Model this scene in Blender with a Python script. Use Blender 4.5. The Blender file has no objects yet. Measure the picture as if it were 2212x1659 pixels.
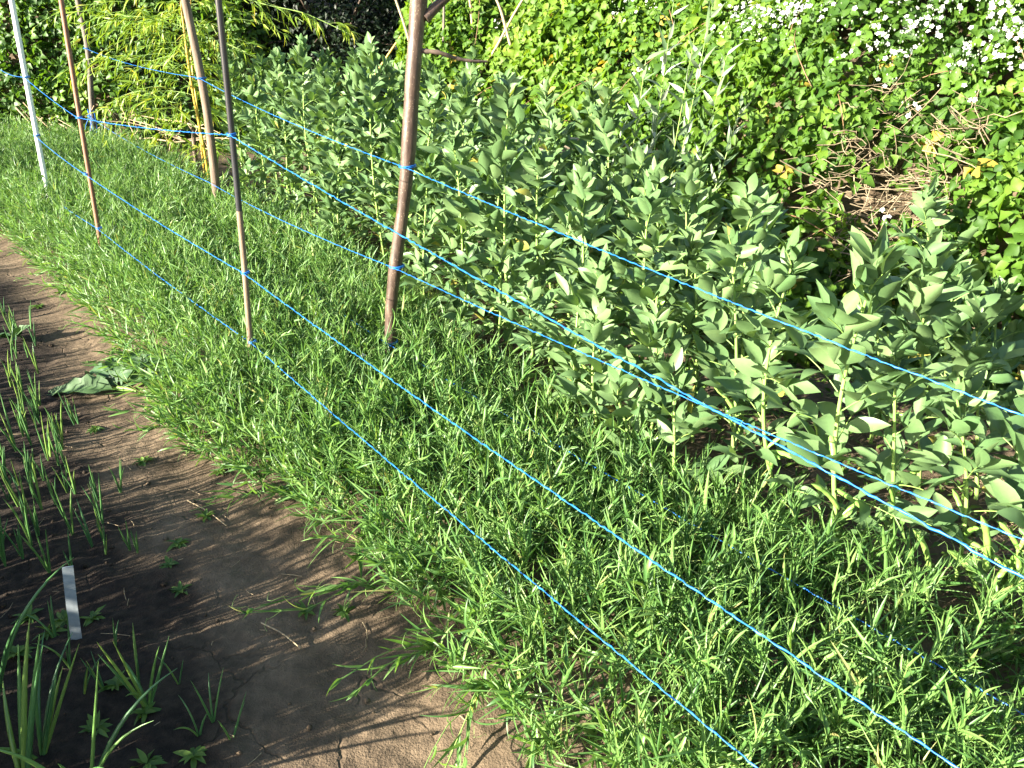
import bpy, math, random
import numpy as np
from mathutils import Vector
R = math.radians
scene = bpy.context.scene
COL = scene.collection
# ------------------------------------------------------------------ camera, sky, sun, exposure
HC = 1.60; PITCH = 24.0; FPX = 1800.0            # camera height, tilt, focal length in pixels of a 2212 px wide picture
SUN_AZ = (-0.86, -0.51); SUN_EL = 18.0           # towards the sun on the ground, elevation
cam_d = bpy.data.cameras.new('camera'); cam = bpy.data.objects.new('camera', cam_d); COL.objects.link(cam)
cam.location = (0, 0, HC); cam.rotation_euler = (R(90 - PITCH), 0, 0)
cam_d.sensor_width = 36; cam_d.lens = 36 * FPX / 2212; cam_d.clip_start = .05; cam_d.clip_end = 2000
scene.camera = cam
w = bpy.data.worlds.new("World"); scene.world = w; w.use_nodes = True
nt = w.node_tree; sky = nt.nodes.new('ShaderNodeTexSky'); sky.sky_type = 'NISHITA'; sky.sun_disc = False
sky.sun_elevation = R(SUN_EL); sky.sun_rotation = math.atan2(SUN_AZ[0], SUN_AZ[1])
bg = nt.nodes['Background']; bg.inputs['Strength'].default_value = 0.06
nt.links.new(sky.outputs[0], bg.inputs['Color'])
sd = bpy.data.lights.new('sun', 'SUN'); so = bpy.data.objects.new('sun', sd); COL.objects.link(so)
sd.energy = 4.8; sd.angle = R(.55); sd.color = (1, .93, .80)
tos = Vector((SUN_AZ[0] * math.cos(R(SUN_EL)), SUN_AZ[1] * math.cos(R(SUN_EL)), math.sin(R(SUN_EL))))
so.rotation_euler = tos.to_track_quat('Z', 'Y').to_euler(); so.location = (-6, -3, 6)
scene.view_settings.view_transform = 'Standard'; scene.view_settings.look = 'None'
scene.view_settings.exposure = 2.72; scene.view_settings.gamma = 1
scene.cycles.max_bounces = 8; scene.cycles.transmission_bounces = 6; scene.cycles.diffuse_bounces = 4
scene.cycles.use_denoising = True

# ------------------------------------------------------------------ helpers
rng = np.random.default_rng(7); random.seed(7)
cp, sp = math.cos(R(PITCH)), math.sin(R(PITCH))
def ray(px, py):
    a = (px - 1106) / FPX; b = (829.5 - py) / FPX
    return np.array([a, cp + b * sp, -sp + b * cp])
def G(px, py, z=0.0):
    d = ray(px, py); t = (HC - z) / -d[2]; return np.array([0, 0, HC]) + d * t
def atY(px, py, Y):
    d = ray(px, py); return np.array([0, 0, HC]) + d * (Y / d[1])
def onrow(px, py, p0, p1):                        # vertical plane through two ground points
    n = np.array([p1[1] - p0[1], p0[0] - p1[0]]); c = n @ p0[:2]
    d = ray(px, py); t = c / (n @ d[:2]); return np.array([0, 0, HC]) + d * t
def zat(y, py):                                   # height of a thing at depth y seen at row py
    return atY(1106, py, y)[2]
def unit(v): return v / np.maximum(np.linalg.norm(v, axis=-1, keepdims=True), 1e-9)
def smooth(x, a, b):
    t = np.clip((x - a) / (b - a), 0, 1); return t * t * (3 - 2 * t)
_lat = np.random.default_rng(3).random((256, 256))
def vnoise(x, y):
    xi = np.floor(x).astype(int); yi = np.floor(y).astype(int); fx = x - xi; fy = y - yi
    fx = fx * fx * (3 - 2 * fx); fy = fy * fy * (3 - 2 * fy)
    g = lambda i, j: _lat[i & 255, j & 255]
    return (g(xi, yi) * (1 - fx) + g(xi + 1, yi) * fx) * (1 - fy) + (g(xi, yi + 1) * (1 - fx) + g(xi + 1, yi + 1) * fx) * fy
def fbm(x, y, o=4):
    s = 0; a = .5
    for k in range(o):
        s = s + a * (vnoise(x * 2 ** k + 17.3 * k, y * 2 ** k + 5.1 * k) - .5); a *= .5
    return s * 2

class MB:
    """collects vertices, faces and a random value per vertex; build() links ONE mesh"""
    def __init__(s): s.v = []; s.f4 = []; s.f3 = []; s.r = []; s.n = 0
    def add(s, v, f, r=.5):
        v = np.asarray(v, float).reshape(-1, 3); f = np.asarray(f, int)
        s.v.append(v); (s.f4 if f.shape[1] == 4 else s.f3).append(f + s.n)
        s.r.append(np.broadcast_to(np.asarray(r, float).ravel() if np.ndim(r) else r, (len(v),))); s.n += len(v)
    def build(s, name, mat, parent=None, loc=None, smooth_=True):
        v = np.concatenate(s.v); me = bpy.data.meshes.new(name)
        if loc is not None: v = v - np.asarray(loc, float)
        f4 = np.concatenate(s.f4) if s.f4 else np.zeros((0, 4), int)
        f3 = np.concatenate(s.f3) if s.f3 else np.zeros((0, 3), int)
        idx = np.concatenate([f4.ravel(), f3.ravel()]).astype(np.int32)
        tot = np.concatenate([np.full(len(f4), 4), np.full(len(f3), 3)]).astype(np.int32)
        st = np.concatenate([[0], np.cumsum(tot)[:-1]]).astype(np.int32)
        me.vertices.add(len(v)); me.vertices.foreach_set('co', v.astype(np.float32).ravel())
        me.loops.add(len(idx)); me.loops.foreach_set('vertex_index', idx)
        me.polygons.add(len(tot)); me.polygons.foreach_set('loop_start', st)
        me.polygons.foreach_set('use_smooth', np.full(len(tot), bool(smooth_)))
        a = me.attributes.new('rnd', 'FLOAT', 'POINT'); a.data.foreach_set('value', np.concatenate(s.r).astype(np.float32))
        me.update(calc_edges=True); me.validate()
        me.materials.append(mat)
        o = bpy.data.objects.new(name, me); COL.objects.link(o)
        if parent is not None: o.parent = parent
        elif loc is not None: o.location = loc
        return o
def tag(o, label=None, cat=None, group=None, kind=None):
    if label: o['label'] = label
    if cat: o['category'] = cat
    if group: o['group'] = group
    if kind: o['kind'] = kind
    return o
def thing(name, label, cat, loc=(0, 0, 0), group=None):
    o = bpy.data.objects.new(name, None); o.empty_display_size = .1; COL.objects.link(o); o.location = [float(c) for c in loc]
    return tag(o, label, cat, group)

def leaf_t(n=5, prof='ovate', fold=.15, curl=.5, wave=0., cols=3, seed=0):
    """leaf template along +y (length 1), width 1, normal +z"""
    t = np.linspace(0, 1, n + 1)
    if prof == 'ovate': wd = np.sin(np.pi * t ** .75) ** .85
    elif prof == 'obov': wd = np.sin(np.pi * np.clip(t, 0, 1) ** 1.05) ** .7
    elif prof == 'lance': wd = np.sin(np.pi * t ** .6) ** 1.0 * (1 - .25 * t)
    elif prof == 'blade': wd = np.minimum(1, t * 7 + .25) * (1 - t ** 2.2)
    elif prof == 'bean': wd = np.sin(np.pi * t ** .88) ** .9
    elif prof == 'serr': wd = np.sin(np.pi * t ** .7) ** .9 * (1 + .13 * (-1.) ** np.arange(n + 1))
    elif prof == 'round': wd = np.sqrt(np.clip(1 - (2 * t - 1) ** 2, 0, 1))
    wd = np.maximum(wd, .02)
    c = max(curl, 1e-3) if curl >= 0 else min(curl, -1e-3)
    y = np.sin(c * t) / c; z = -(1 - np.cos(c * t)) / c
    r = np.random.default_rng(seed); xs = np.linspace(-1, 1, cols); V = []
    for i in range(n + 1):
        for x in xs:
            V.append((x * .5 * wd[i], y[i], z[i], 1.6 * fold * abs(x) * wd[i] * .5 + 1.6 * wave * abs(x) * r.normal() * wd[i]))
    F = []
    for i in range(n):
        for j in range(cols - 1):
            a = i * cols + j; F.append((a, a + 1, a + cols + 1, a + cols))
    return np.array(V), np.array(F)
def scatter(mb, T, P, D, N, L, W, r=None):
    """copies of template T at P along D with normal N"""
    tv, tf = T; P = np.asarray(P, float); n = len(P)
    if n == 0: return
    D = unit(np.asarray(D, float)); N = np.asarray(N, float)
    N = unit(N - (N * D).sum(1, keepdims=True) * D); X = np.cross(D, N)
    L = np.broadcast_to(np.asarray(L, float), (n,))[:, None, None]; W = np.broadcast_to(np.asarray(W, float), (n,))[:, None, None]
    V = P[:, None] + X[:, None] * tv[None, :, :1] * W + D[:, None] * tv[None, :, 1:2] * L + N[:, None] * (tv[None, :, 2:3] * L + tv[None, :, 3:4] * W)
    F = tf[None] + (np.arange(n) * len(tv))[:, None, None]
    if r is None: r = rng.random(n)
    mb.add(V, F.reshape(-1, tf.shape[1]), np.repeat(r, len(tv)))
def multi(mb, Ts, P, D, N, L, W, r=None):
    P = np.asarray(P, float); n = len(P); k = rng.integers(0, len(Ts), n)
    L = np.broadcast_to(np.asarray(L, float), (n,)); W = np.broadcast_to(np.asarray(W, float), (n,))
    r = rng.random(n) if r is None else np.broadcast_to(r, (n,))
    D = np.asarray(D, float); N = np.asarray(N, float)
    for i, T in enumerate(Ts):
        m = k == i; scatter(mb, T, P[m], D[m], N[m], L[m], W[m], r[m])
def vtube(mb, C, rad, sides=5, r=None, flat=1.0, twist=0., caps=False):
    """many tubes at once. C (n,k,3) centre lines, rad (n,k)"""
    C = np.asarray(C, float)
    if C.ndim == 2: C = C[None]
    n, k, _ = C.shape; rad = np.broadcast_to(np.asarray(rad, float), (n, k))
    T = np.gradient(C, axis=1); T = unit(T)
    ref = np.zeros_like(T); m = np.abs(T[:, :1, 2]).max(axis=1) > .85
    ref[..., 2] = 1; ref[m] = (1, 0, 0)
    A = unit(np.cross(T, ref)); B = np.cross(T, A)
    ang = np.linspace(0, 2 * np.pi, sides, endpoint=False)
    tw = twist * np.arange(k)[None, :, None]
    e1 = np.cos(ang)[None, None]; e2 = np.sin(ang)[None, None] * flat
    ca, sa = np.cos(tw), np.sin(tw)
    u = e1 * ca - e2 * sa; v = e1 * sa + e2 * ca
    V = C[:, :, None] + (A[:, :, None] * u[..., None] + B[:, :, None] * v[..., None]) * rad[:, :, None, None]
    i = np.arange(k - 1)[:, None] * sides; j = np.arange(sides)[None]; j2 = (j + 1) % sides
    F = np.stack([i + j, i + j2, i + sides + j2, i + sides + j], -1).reshape(-1, 4)
    F = (F[None] + (np.arange(n) * k * sides)[:, None, None]).reshape(-1, 4)
    if r is None: r = rng.random(n)
    r = np.broadcast_to(r, (n,))
    mb.add(V, F, np.repeat(r, k * sides))
    if caps:
        for q in range(n):
            for kk in (0, k - 1):
                ring = V[q, kk]; c = ring.mean(0)
                mb.add(np.vstack([ring, c[None]]), [(a, (a + 1) % sides, sides) for a in range(sides)], r[q])
def bez(P, n):
    """smooth polyline through control points (Catmull-Rom)"""
    P = np.asarray(P, float); Q = np.vstack([2 * P[0] - P[1], P, 2 * P[-1] - P[-2]]); out = []
    m = len(P) - 1; ts = np.linspace(0, m, n)
    for t in ts:
        i = min(int(t), m - 1); f = t - i; a, b, c, d = Q[i:i + 4]
        out.append(.5 * ((2 * b) + (c - a) * f + (2 * a - 5 * b + 4 * c - d) * f * f + (3 * b - a - 3 * c + d) * f ** 3))
    return np.array(out)
def rvec(n): return unit(rng.normal(size=(n, 3)))

# ------------------------------------------------------------------ materials
def mat(name):
    m = bpy.data.materials.new(name); m.use_nodes = True; return m, m.node_tree, m.node_tree.nodes['Principled BSDF']
def ramp(nt_, stops):
    n = nt_.nodes.new('ShaderNodeValToRGB'); e = n.color_ramp.elements
    while len(e) < len(stops): e.new(.5)
    for i, (p, c) in enumerate(stops): e[i].position = p; e[i].color = (*c, 1)
    return n
def leafmat(name, stops, rough=.5, transl=.3, tcol=(1.25, 1.25, .55), spec=.35, nscale=40., namt=.25):
    m, t, b = mat(name); L = t.links.new
    at = t.nodes.new('ShaderNodeAttribute'); at.attribute_name = 'rnd'
    rp = ramp(t, stops); L(at.outputs['Fac'], rp.inputs[0])
    tc = t.nodes.new('ShaderNodeTexCoord'); nz = t.nodes.new('ShaderNodeTexNoise'); nz.inputs['Scale'].default_value = nscale; nz.inputs['Detail'].default_value = 3
    L(tc.outputs['Object'], nz.inputs['Vector'])
    mr = t.nodes.new('ShaderNodeMapRange'); mr.inputs[3].default_value = 1 - namt; mr.inputs[4].default_value = 1 + namt; L(nz.outputs['Fac'], mr.inputs[0])
    mx = t.nodes.new('ShaderNodeVectorMath'); mx.operation = 'SCALE'; L(rp.outputs[0], mx.inputs[0]); L(mr.outputs[0], mx.inputs['Scale'])
    L(mx.outputs[0], b.inputs['Base Color']); b.inputs['Roughness'].default_value = rough; b.inputs['Specular IOR Level'].default_value = spec
    bp = t.nodes.new('ShaderNodeBump'); bp.inputs['Strength'].default_value = .25; bp.inputs['Distance'].default_value = .002; L(nz.outputs['Fac'], bp.inputs['Height']); L(bp.outputs[0], b.inputs['Normal'])
    tr = t.nodes.new('ShaderNodeBsdfTranslucent')
    m2 = t.nodes.new('ShaderNodeVectorMath'); m2.operation = 'MULTIPLY'; L(mx.outputs[0], m2.inputs[0]); m2.inputs[1].default_value = tcol; L(m2.outputs[0], tr.inputs['Color'])
    ms = t.nodes.new('ShaderNodeMixShader'); ms.inputs[0].default_value = transl; L(b.outputs[0], ms.inputs[1]); L(tr.outputs[0], ms.inputs[2])
    L(ms.outputs[0], t.nodes['Material Output'].inputs['Surface'])
    return m
def barkmat(name, stops, scale=(30, 30, 6), rough=.7, bump=.5, spots=None):
    m, t, b = mat(name); L = t.links.new
    tc = t.nodes.new('ShaderNodeTexCoord'); mp = t.nodes.new('ShaderNodeMapping'); mp.inputs['Scale'].default_value = scale; L(tc.outputs['Object'], mp.inputs['Vector'])
    nz = t.nodes.new('ShaderNodeTexNoise'); nz.inputs['Scale'].default_value = 1; nz.inputs['Detail'].default_value = 6; nz.inputs['Roughness'].default_value = .65; L(mp.outputs[0], nz.inputs['Vector'])
    rp = ramp(t, stops); L(nz.outputs['Fac'], rp.inputs[0]); col = rp.outputs[0]
    if spots:
        vo = t.nodes.new('ShaderNodeTexVoronoi'); vo.inputs['Scale'].default_value = 85; L(tc.outputs['Object'], vo.inputs['Vector'])
        lt = t.nodes.new('ShaderNodeMath'); lt.operation = 'LESS_THAN'; lt.inputs[1].default_value = .15; L(vo.outputs['Distance'], lt.inputs[0])
        mx = t.nodes.new('ShaderNodeMix'); mx.data_type = 'RGBA'; L(lt.outputs[0], mx.inputs[0]); L(col, mx.inputs[6]); mx.inputs[7].default_value = (*spots, 1); col = mx.outputs[2]
    L(col, b.inputs['Base Color']); b.inputs['Roughness'].default_value = rough
    bp = t.nodes.new('ShaderNodeBump'); bp.inputs['Strength'].default_value = bump; bp.inputs['Distance'].default_value = .004; L(nz.outputs['Fac'], bp.inputs['Height']); L(bp.outputs[0], b.inputs['Normal'])
    return m
M = {}
M['pea'] = leafmat('pea_leaf', [(0, (.050, .125, .032)), (.5, (.112, .225, .052)), (.97, (.170, .295, .075)), (1, (.32, .30, .11))], .42, .36, (1.25, 1.2, .6), spec=.4)
M['peastem'] = leafmat('pea_stem', [(0, (.14, .25, .06)), (1, (.22, .33, .09))], .45, .1)
M['bean'] = leafmat('bean_leaf', [(0, (.075, .145, .052)), (.6, (.118, .198, .075)), (.97, (.155, .238, .094)), (1, (.33, .31, .07))], .45, .24, (1.15, 1.2, .45), .32, 55, .12)
M['beanstem'] = leafmat('bean_stem', [(0, (.18, .32, .07)), (1, (.26, .38, .10))], .4, .08)
M['pod'] = leafmat('bean_pod', [(0, (.17, .33, .06)), (1, (.25, .40, .09))], .28, .08, spec=.6)
M['bramble'] = leafmat('bramble_leaf', [(0, (.036, .090, .012)), (.45, (.082, .168, .018)), (.93, (.145, .238, .026)), (.99, (.22, .28, .04)), (1, (.36, .28, .05))], .55, .45, (1.35, 1.3, .45), .3)
M['hedge'] = leafmat('hedge_leaf', [(0, (.045, .105, .018)), (.6, (.09, .18, .025)), (1, (.15, .24, .035))], .5, .4, (1.3, 1.25, .4), .45)
M['dark'] = leafmat('shade_dark_leaf', [(0, (.004, .011, .004)), (1, (.010, .024, .007))], .5, .15)  # leaves painted near black, so the colour itself carries the hollow's shade
M['bamboo'] = leafmat('bamboo_leaf', [(0, (.10, .19, .02)), (.6, (.19, .29, .03)), (.94, (.28, .34, .04)), (1, (.42, .36, .07))], .45, .38, (1.2, 1.15, .5))
M['willow'] = leafmat('willow_leaf', [(0, (.09, .16, .06)), (.55, (.17, .23, .13)), (.8, (.27, .31, .23)), (1, (.38, .41, .33))], .4, .25, (1.1, 1.15, .6), .5)
M['onion'] = leafmat('onion_leaf', [(0, (.05, .13, .045)), (.6, (.09, .20, .05)), (1, (.18, .27, .05))], .35, .15, spec=.5)
M['weed'] = leafmat('weed_leaf', [(0, (.05, .11, .018)), (1, (.12, .20, .03))], .5, .3)
M['comfrey'] = leafmat('comfrey_leaf', [(0, (.025, .065, .022)), (1, (.06, .115, .04))], .6, .15, nscale=90, namt=.35)
M['petal'] = leafmat('white_petal', [(0, (.70, .68, .66)), (1, (.82, .82, .80))], .55, .35, (1, 1, 1), .2, 60, .05)
M['yellow'] = leafmat('yellow_petal', [(0, (.75, .50, .02)), (1, (.80, .60, .03))], .5, .2, (1, 1, .5), .2, 60, .05)
M['dry'] = barkmat('dry_stem', [(.3, (.20, .13, .07)), (.6, (.42, .32, .19)), (.8, (.55, .45, .29))], (60, 60, 60), .8, .3)
M['straw'] = barkmat('straw', [(.3, (.20, .14, .075)), (.7, (.40, .31, .18))], (60, 60, 60), .8, .2)
M['heap'] = barkmat('old_stick', [(.3, (.10, .075, .045)), (.55, (.22, .17, .10)), (.8, (.36, .29, .19))], (30, 30, 30), .85, .3)
M['cane'] = barkmat('bramble_cane', [(.3, (.12, .05, .03)), (.7, (.20, .13, .05))], (40, 40, 40), .6, .2)
M['bark_red'] = barkmat('smooth_branch_bark', [(.30, (.030, .018, .013)), (.5, (.068, .042, .029)), (.72, (.14, .10, .068))], (30, 30, 9), .45, .9, (.24, .18, .12))
M['bark_grey'] = barkmat('weathered_stake', [(.25, (.055, .036, .024)), (.5, (.13, .09, .06)), (.75, (.23, .17, .115))], (70, 70, 6), .8, .9)
M['bark_dark'] = barkmat('old_stake', [(.25, (.06, .05, .04)), (.7, (.16, .13, .10))], (60, 60, 7), .8, .6)
M['rust'] = barkmat('rusty_rod', [(.3, (.13, .055, .030)), (.6, (.20, .095, .05)), (.8, (.27, .15, .09))], (40, 40, 30), .6, .3)
M['whitep'] = barkmat('white_coating', [(.3, (.66, .66, .64)), (.7, (.80, .80, .78))], (20, 20, 5), .4, .1)
M['black'] = barkmat('black_sleeve', [(.3, (.015, .015, .017)), (.7, (.035, .035, .038))], (20, 20, 5), .28, .1)
M['tan'] = barkmat('bare_cane', [(.3, (.10, .065, .040)), (.7, (.25, .175, .11))], (60, 60, 9), .65, .6)
M['culm'] = barkmat('bamboo_culm', [(.3, (.42, .26, .03)), (.7, (.60, .40, .06))], (20, 20, 4), .35, .1)
M['twig'] = barkmat('dark_twig', [(.3, (.06, .04, .03)), (.7, (.13, .09, .06))], (40, 40, 40), .8, .4)
M['board'] = barkmat('old_board', [(.3, (.24, .18, .12)), (.7, (.46, .38, .27))], (4, 40, 40), .8, .5)
M['plastic'] = barkmat('shaded_label_plastic', [(.35, (.22, .25, .26)), (.65, (.32, .35, .36))], (30, 30, 30), .45, .05)  # white plastic toned down to grey, its shade is in the colour
m_, t_, b_ = mat('blue_twine'); M['twine'] = m_
at_ = t_.nodes.new('ShaderNodeAttribute'); at_.attribute_name = 'rnd'
tc_ = t_.nodes.new('ShaderNodeTexCoord'); nz_ = t_.nodes.new('ShaderNodeTexNoise'); nz_.inputs['Scale'].default_value = 60; t_.links.new(tc_.outputs['Object'], nz_.inputs['Vector'])
rp_ = ramp(t_, [(.3, (.004, .085, .34)), (.7, (.014, .16, .50))]); t_.links.new(nz_.outputs['Fac'], rp_.inputs[0]); t_.links.new(rp_.outputs[0], b_.inputs['Base Color']); b_.inputs['Roughness'].default_value = .4

# ------------------------------------------------------------------ the lie of the land
DX, DY = -.62, .785                                  # direction the rows run, away from the camera
def row_n(x, y): return .785 * x + .62 * y
def row_s(x, y): return -.62 * x + .785 * y
def h_bank(x, y):
    """top of the bramble thicket on the bank"""
    n = row_n(x, y); s = row_s(x, y)
    e = n - 3.55 - .25 * np.sin(s * 1.1 + 1) - .5 * fbm(x * .9 + 40, y * .9, 2) - .35 * smooth(s, 2.5, 5) * smooth(-s, -7, -3.5)
    h = 2.75 * (1 - np.exp(-np.maximum(e, 0) / 1.75)) + (.42 * fbm(x * 1.3, y * 1.3, 3) + .14 * fbm(x * 3.7 + 9, y * 3.7, 2)) * smooth(e, 0, .6)
    hole = np.exp(-(((x - 1.92) / .36) ** 2 + ((y - 4.3) / .32) ** 2))
    h = h - .30 * hole
    return np.where(e > 0, h, -1) * smooth(x, -1.35 + .3 * np.sin(y * 3), -.7 + .3 * np.sin(y * 3))
def h_hedge(x, y):
    """bramble and ivy hedge at the far left"""
    e = y - (10.9 + .035 * (x + 6) ** 2 * 0 + .5 * fbm(x * .8, y * .8 + 9, 2)) 
    h = 3.2 * (1 - np.exp(-np.maximum(e, 0) / .8)) + .5 * fbm(x * 1.2 + 8, y * 1.2, 3) * smooth(e, 0, .5)
    return np.where(e > 0, h, -1) * smooth(-x, 2.9, 3.7)
def damp(x, y):
    xb = np.interp(y, [0, 1.41, 2.21, 2.71, 4.84, 9], [-.3, -.62, -1.02, -1.5, -2.9, -6.5])
    return smooth(xb - x + .22 * fbm(x * 4, y * 4, 3), -.10, .16)
def z_ground(x, y):
    n = row_n(x, y)
    z = .018 * fbm(x * 2.1, y * 2.1, 3) + .012 * fbm(x * 9, y * 9, 3) * (.5 + damp(x, y))
    z = z + .03 * smooth(n, .7, .95) - .02 * smooth(n, 1.5, 2)
    core = np.maximum(h_bank(x, y) - .55, h_hedge(x, y) - .6)
    return np.maximum(z, core)
def axis(segs):
    out = []
    for a, b, d in segs: out.append(np.arange(a, b - 1e-6, d))
    return np.concatenate(out + [[segs[-1][1]]])
gx = axis([(-400, -40, 40), (-40, -10, 3), (-10, -4, .25), (-4, -2.4, .06), (-2.4, 1.3, .0125), (1.3, 4, .05), (4, 10, .25), (10, 40, 3), (40, 401, 40)])
gy = axis([(-400, -40, 40), (-40, -4, 3), (-4, .8, .2), (.8, 4.6, .0125), (4.6, 9, .04), (9, 15, .15), (15, 40, 3), (40, 401, 40)])
X, Y = np.meshgrid(gx, gy)
Z = z_ground(X, Y)
fine = smooth(-np.abs(X + .6), -1.9, -1.5) * smooth(-np.abs(Y - 2.7), -1.95, -1.6)
Z = Z + fine * (.0075 * fbm(X * 26, Y * 26, 4) + damp(X, Y) * (.016 * np.maximum(fbm(X * 22 + 3, Y * 22, 3), 0)))
mb = MB(); k = len(gx)
ii = (np.arange(len(gy) - 1)[:, None] * k + np.arange(k - 1)[None]).ravel()
mb.add(np.stack([X, Y, Z], -1).reshape(-1, 3), np.stack([ii, ii + 1, ii + k + 1, ii + k], -1), damp(X, Y).ravel())
m_, t_, b_ = mat('clay_soil'); L = t_.links.new
tc = t_.nodes.new('ShaderNodeTexCoord')
def noise(scale, det=5, rough=.6):
    n = t_.nodes.new('ShaderNodeTexNoise'); n.inputs['Scale'].default_value = scale; n.inputs['Detail'].default_value = det; n.inputs['Roughness'].default_value = rough; L(tc.outputs['Object'], n.inputs['Vector']); return n
n1, n2, n3 = noise(3.5), noise(28), noise(180, 3)
c_dry = ramp(t_, [(.3, (.074, .052, .032)), (.55, (.118, .085, .053)), (.75, (.165, .120, .077))]); L(n1.outputs['Fac'], c_dry.inputs[0])
c_wet = ramp(t_, [(.35, (.013, .009, .006)), (.7, (.034, .023, .015))]); L(n2.outputs['Fac'], c_wet.inputs[0])
at = t_.nodes.new('ShaderNodeAttribute'); at.attribute_name = 'rnd'
mx = t_.nodes.new('ShaderNodeMix'); mx.data_type = 'RGBA'; L(at.outputs['Fac'], mx.inputs[0]); L(c_dry.outputs[0], mx.inputs[6]); L(c_wet.outputs[0], mx.inputs[7])
mr = t_.nodes.new('ShaderNodeMapRange'); mr.inputs[1].default_value = .3; mr.inputs[2].default_value = .7; mr.inputs[3].default_value = .8; mr.inputs[4].default_value = 1.18; L(n2.outputs['Fac'], mr.inputs[0])
sc = t_.nodes.new('ShaderNodeVectorMath'); sc.operation = 'SCALE'; L(mx.outputs[2], sc.inputs[0]); L(mr.outputs[0], sc.inputs['Scale'])
L(sc.outputs[0], b_.inputs['Base Color']); b_.inputs['Roughness'].default_value = .9; b_.inputs['Specular IOR Level'].default_value = .2
# cracks: warped voronoi edges, kept only in patches
ad = t_.nodes.new('ShaderNodeVectorMath'); ad.operation = 'MULTIPLY_ADD'; L(noise(9, 3).outputs['Color'], ad.inputs[0]); ad.inputs[1].default_value = (.12, .12, 0); L(tc.outputs['Object'], ad.inputs[2])
vo = t_.nodes.new('ShaderNodeTexVoronoi'); vo.feature = 'DISTANCE_TO_EDGE'; vo.inputs['Scale'].default_value = 3.2; L(ad.outputs[0], vo.inputs['Vector'])
cr = t_.nodes.new('ShaderNodeMapRange'); cr.inputs[1].default_value = 0; cr.inputs[2].default_value = .020; cr.inputs[3].default_value = -1; cr.inputs[4].default_value = 0; L(vo.outputs['Distance'], cr.inputs[0])
msk = t_.nodes.new('ShaderNodeMapRange'); msk.inputs[1].default_value = .50; msk.inputs[2].default_value = .58; L(noise(2.3, 3).outputs['Fac'], msk.inputs[0])
cm = t_.nodes.new('ShaderNodeMath'); cm.operation = 'MULTIPLY'; L(cr.outputs[0], cm.inputs[0]); L(msk.outputs[0], cm.inputs[1])
hs = t_.nodes.new('ShaderNodeMath'); hs.operation = 'MULTIPLY_ADD'; L(n2.outputs['Fac'], hs.inputs[0]); hs.inputs[1].default_value = .8; L(cm.outputs[0], hs.inputs[2])
h2 = t_.nodes.new('ShaderNodeMath'); h2.operation = 'MULTIPLY_ADD'; L(n3.outputs['Fac'], h2.inputs[0]); h2.inputs[1].default_value = .34; L(hs.outputs[0], h2.inputs[2])
bp = t_.nodes.new('ShaderNodeBump'); bp.inputs['Strength'].default_value = .9; bp.inputs['Distance'].default_value = .013; L(h2.outputs[0], bp.inputs['Height']); L(bp.outputs[0], b_.inputs['Normal'])
tag(mb.build('ground', m_), kind='structure')
GZ = lambda x, y: z_ground(np.asarray(x, float), np.asarray(y, float))

# ------------------------------------------------------------------ poles and stakes
def pole(name, label, pts, rads, matl, sides=12, parts=None, cat='stake', group='stakes holding the twine'):
    """pts: 3D control points from base up"""
    base = np.array(pts[0]); t = thing(name, label, cat, base, group)
    C = bez(pts, 40); rr = np.interp(np.linspace(0, 1, 40), np.linspace(0, 1, len(rads)), rads)
    rr = rr * (1 + .05 * np.random.default_rng(len(label)).normal(size=40).cumsum() / 6)
    if parts is None: parts = [('shaft', 0, 40, matl)]
    for nm, a, b, m_ in parts:
        q = MB(); vtube(q, C[a:b], rr[a:b], sides, .5, caps=True); q.build(nm, m_, t, base)
    return t
def sink(p): return np.array([p[0], p[1], p[2] - .12])
PW = G(118, 495); PR = G(234, 632); PB = G(550, 885); PF = G(205, 335); PS = G(477, 515); PC = G(842, 832)
def line_pts(base, pxs, extra=.45):
    pts = [base - (atY(*pxs[0], base[1]) - base) * .1 * 0 + np.array([0, 0, -.1])] if False else [sink(base)]
    pts += [atY(px, py, base[1]) for px, py in pxs]
    d = pts[-1] - pts[-2]; pts.append(pts[-1] + d / np.linalg.norm(d) * extra); return pts
pole('garden_pole', 'straight white coated pole at the far end of the near row', line_pts(PW, [(62, 200), (25, 0)]), [.019], M['whitep'])
pole('garden_pole', 'thin rusty brown rod between the white pole and the black topped cane', line_pts(PR, [(180, 300), (132, 0)]), [.013], M['rust'])
pole('garden_pole', 'thin cane, black above and bare wood below, beside the near grassy row', line_pts(PB, [(545, 800), (530, 600), (505, 330), (472, 0)]), [.0125, .012, .012, .0125], None,
     parts=[('bare_cane', 0, 21, M['tan']), ('black_sleeve', 20, 40, M['black'])])
pole('wooden_stake', 'straight stout wooden stake in front of the yellow bamboo stem', line_pts(PS, [(455, 300), (435, 170), (400, 0)]), [.034, .032, .030, .033], M['bark_grey'], 14)
pole('wooden_stake', 'dark weathered stake farthest off, dangling twine, before the bramble hedge', line_pts(PF, [(198, 220), (190, 110), (168, 0)]), [.036, .032, .030, .034], M['bark_dark'])
PSm = G(14, 322); pole('wooden_stake', 'short dark stake cut by the photo edge beyond the white pole', [sink(PSm), atY(8, 270, PSm[1]), atY(-6, 225, PSm[1])], [.035, .03], M['bark_dark'])
PT = G(432, 425); pole('wooden_stake', 'short thin broken stake beside the yellow bamboo stem', [sink(PT), atY(424, 360, PT[1]), atY(416, 268, PT[1])], [.022, .018], M['bark_grey'])
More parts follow.
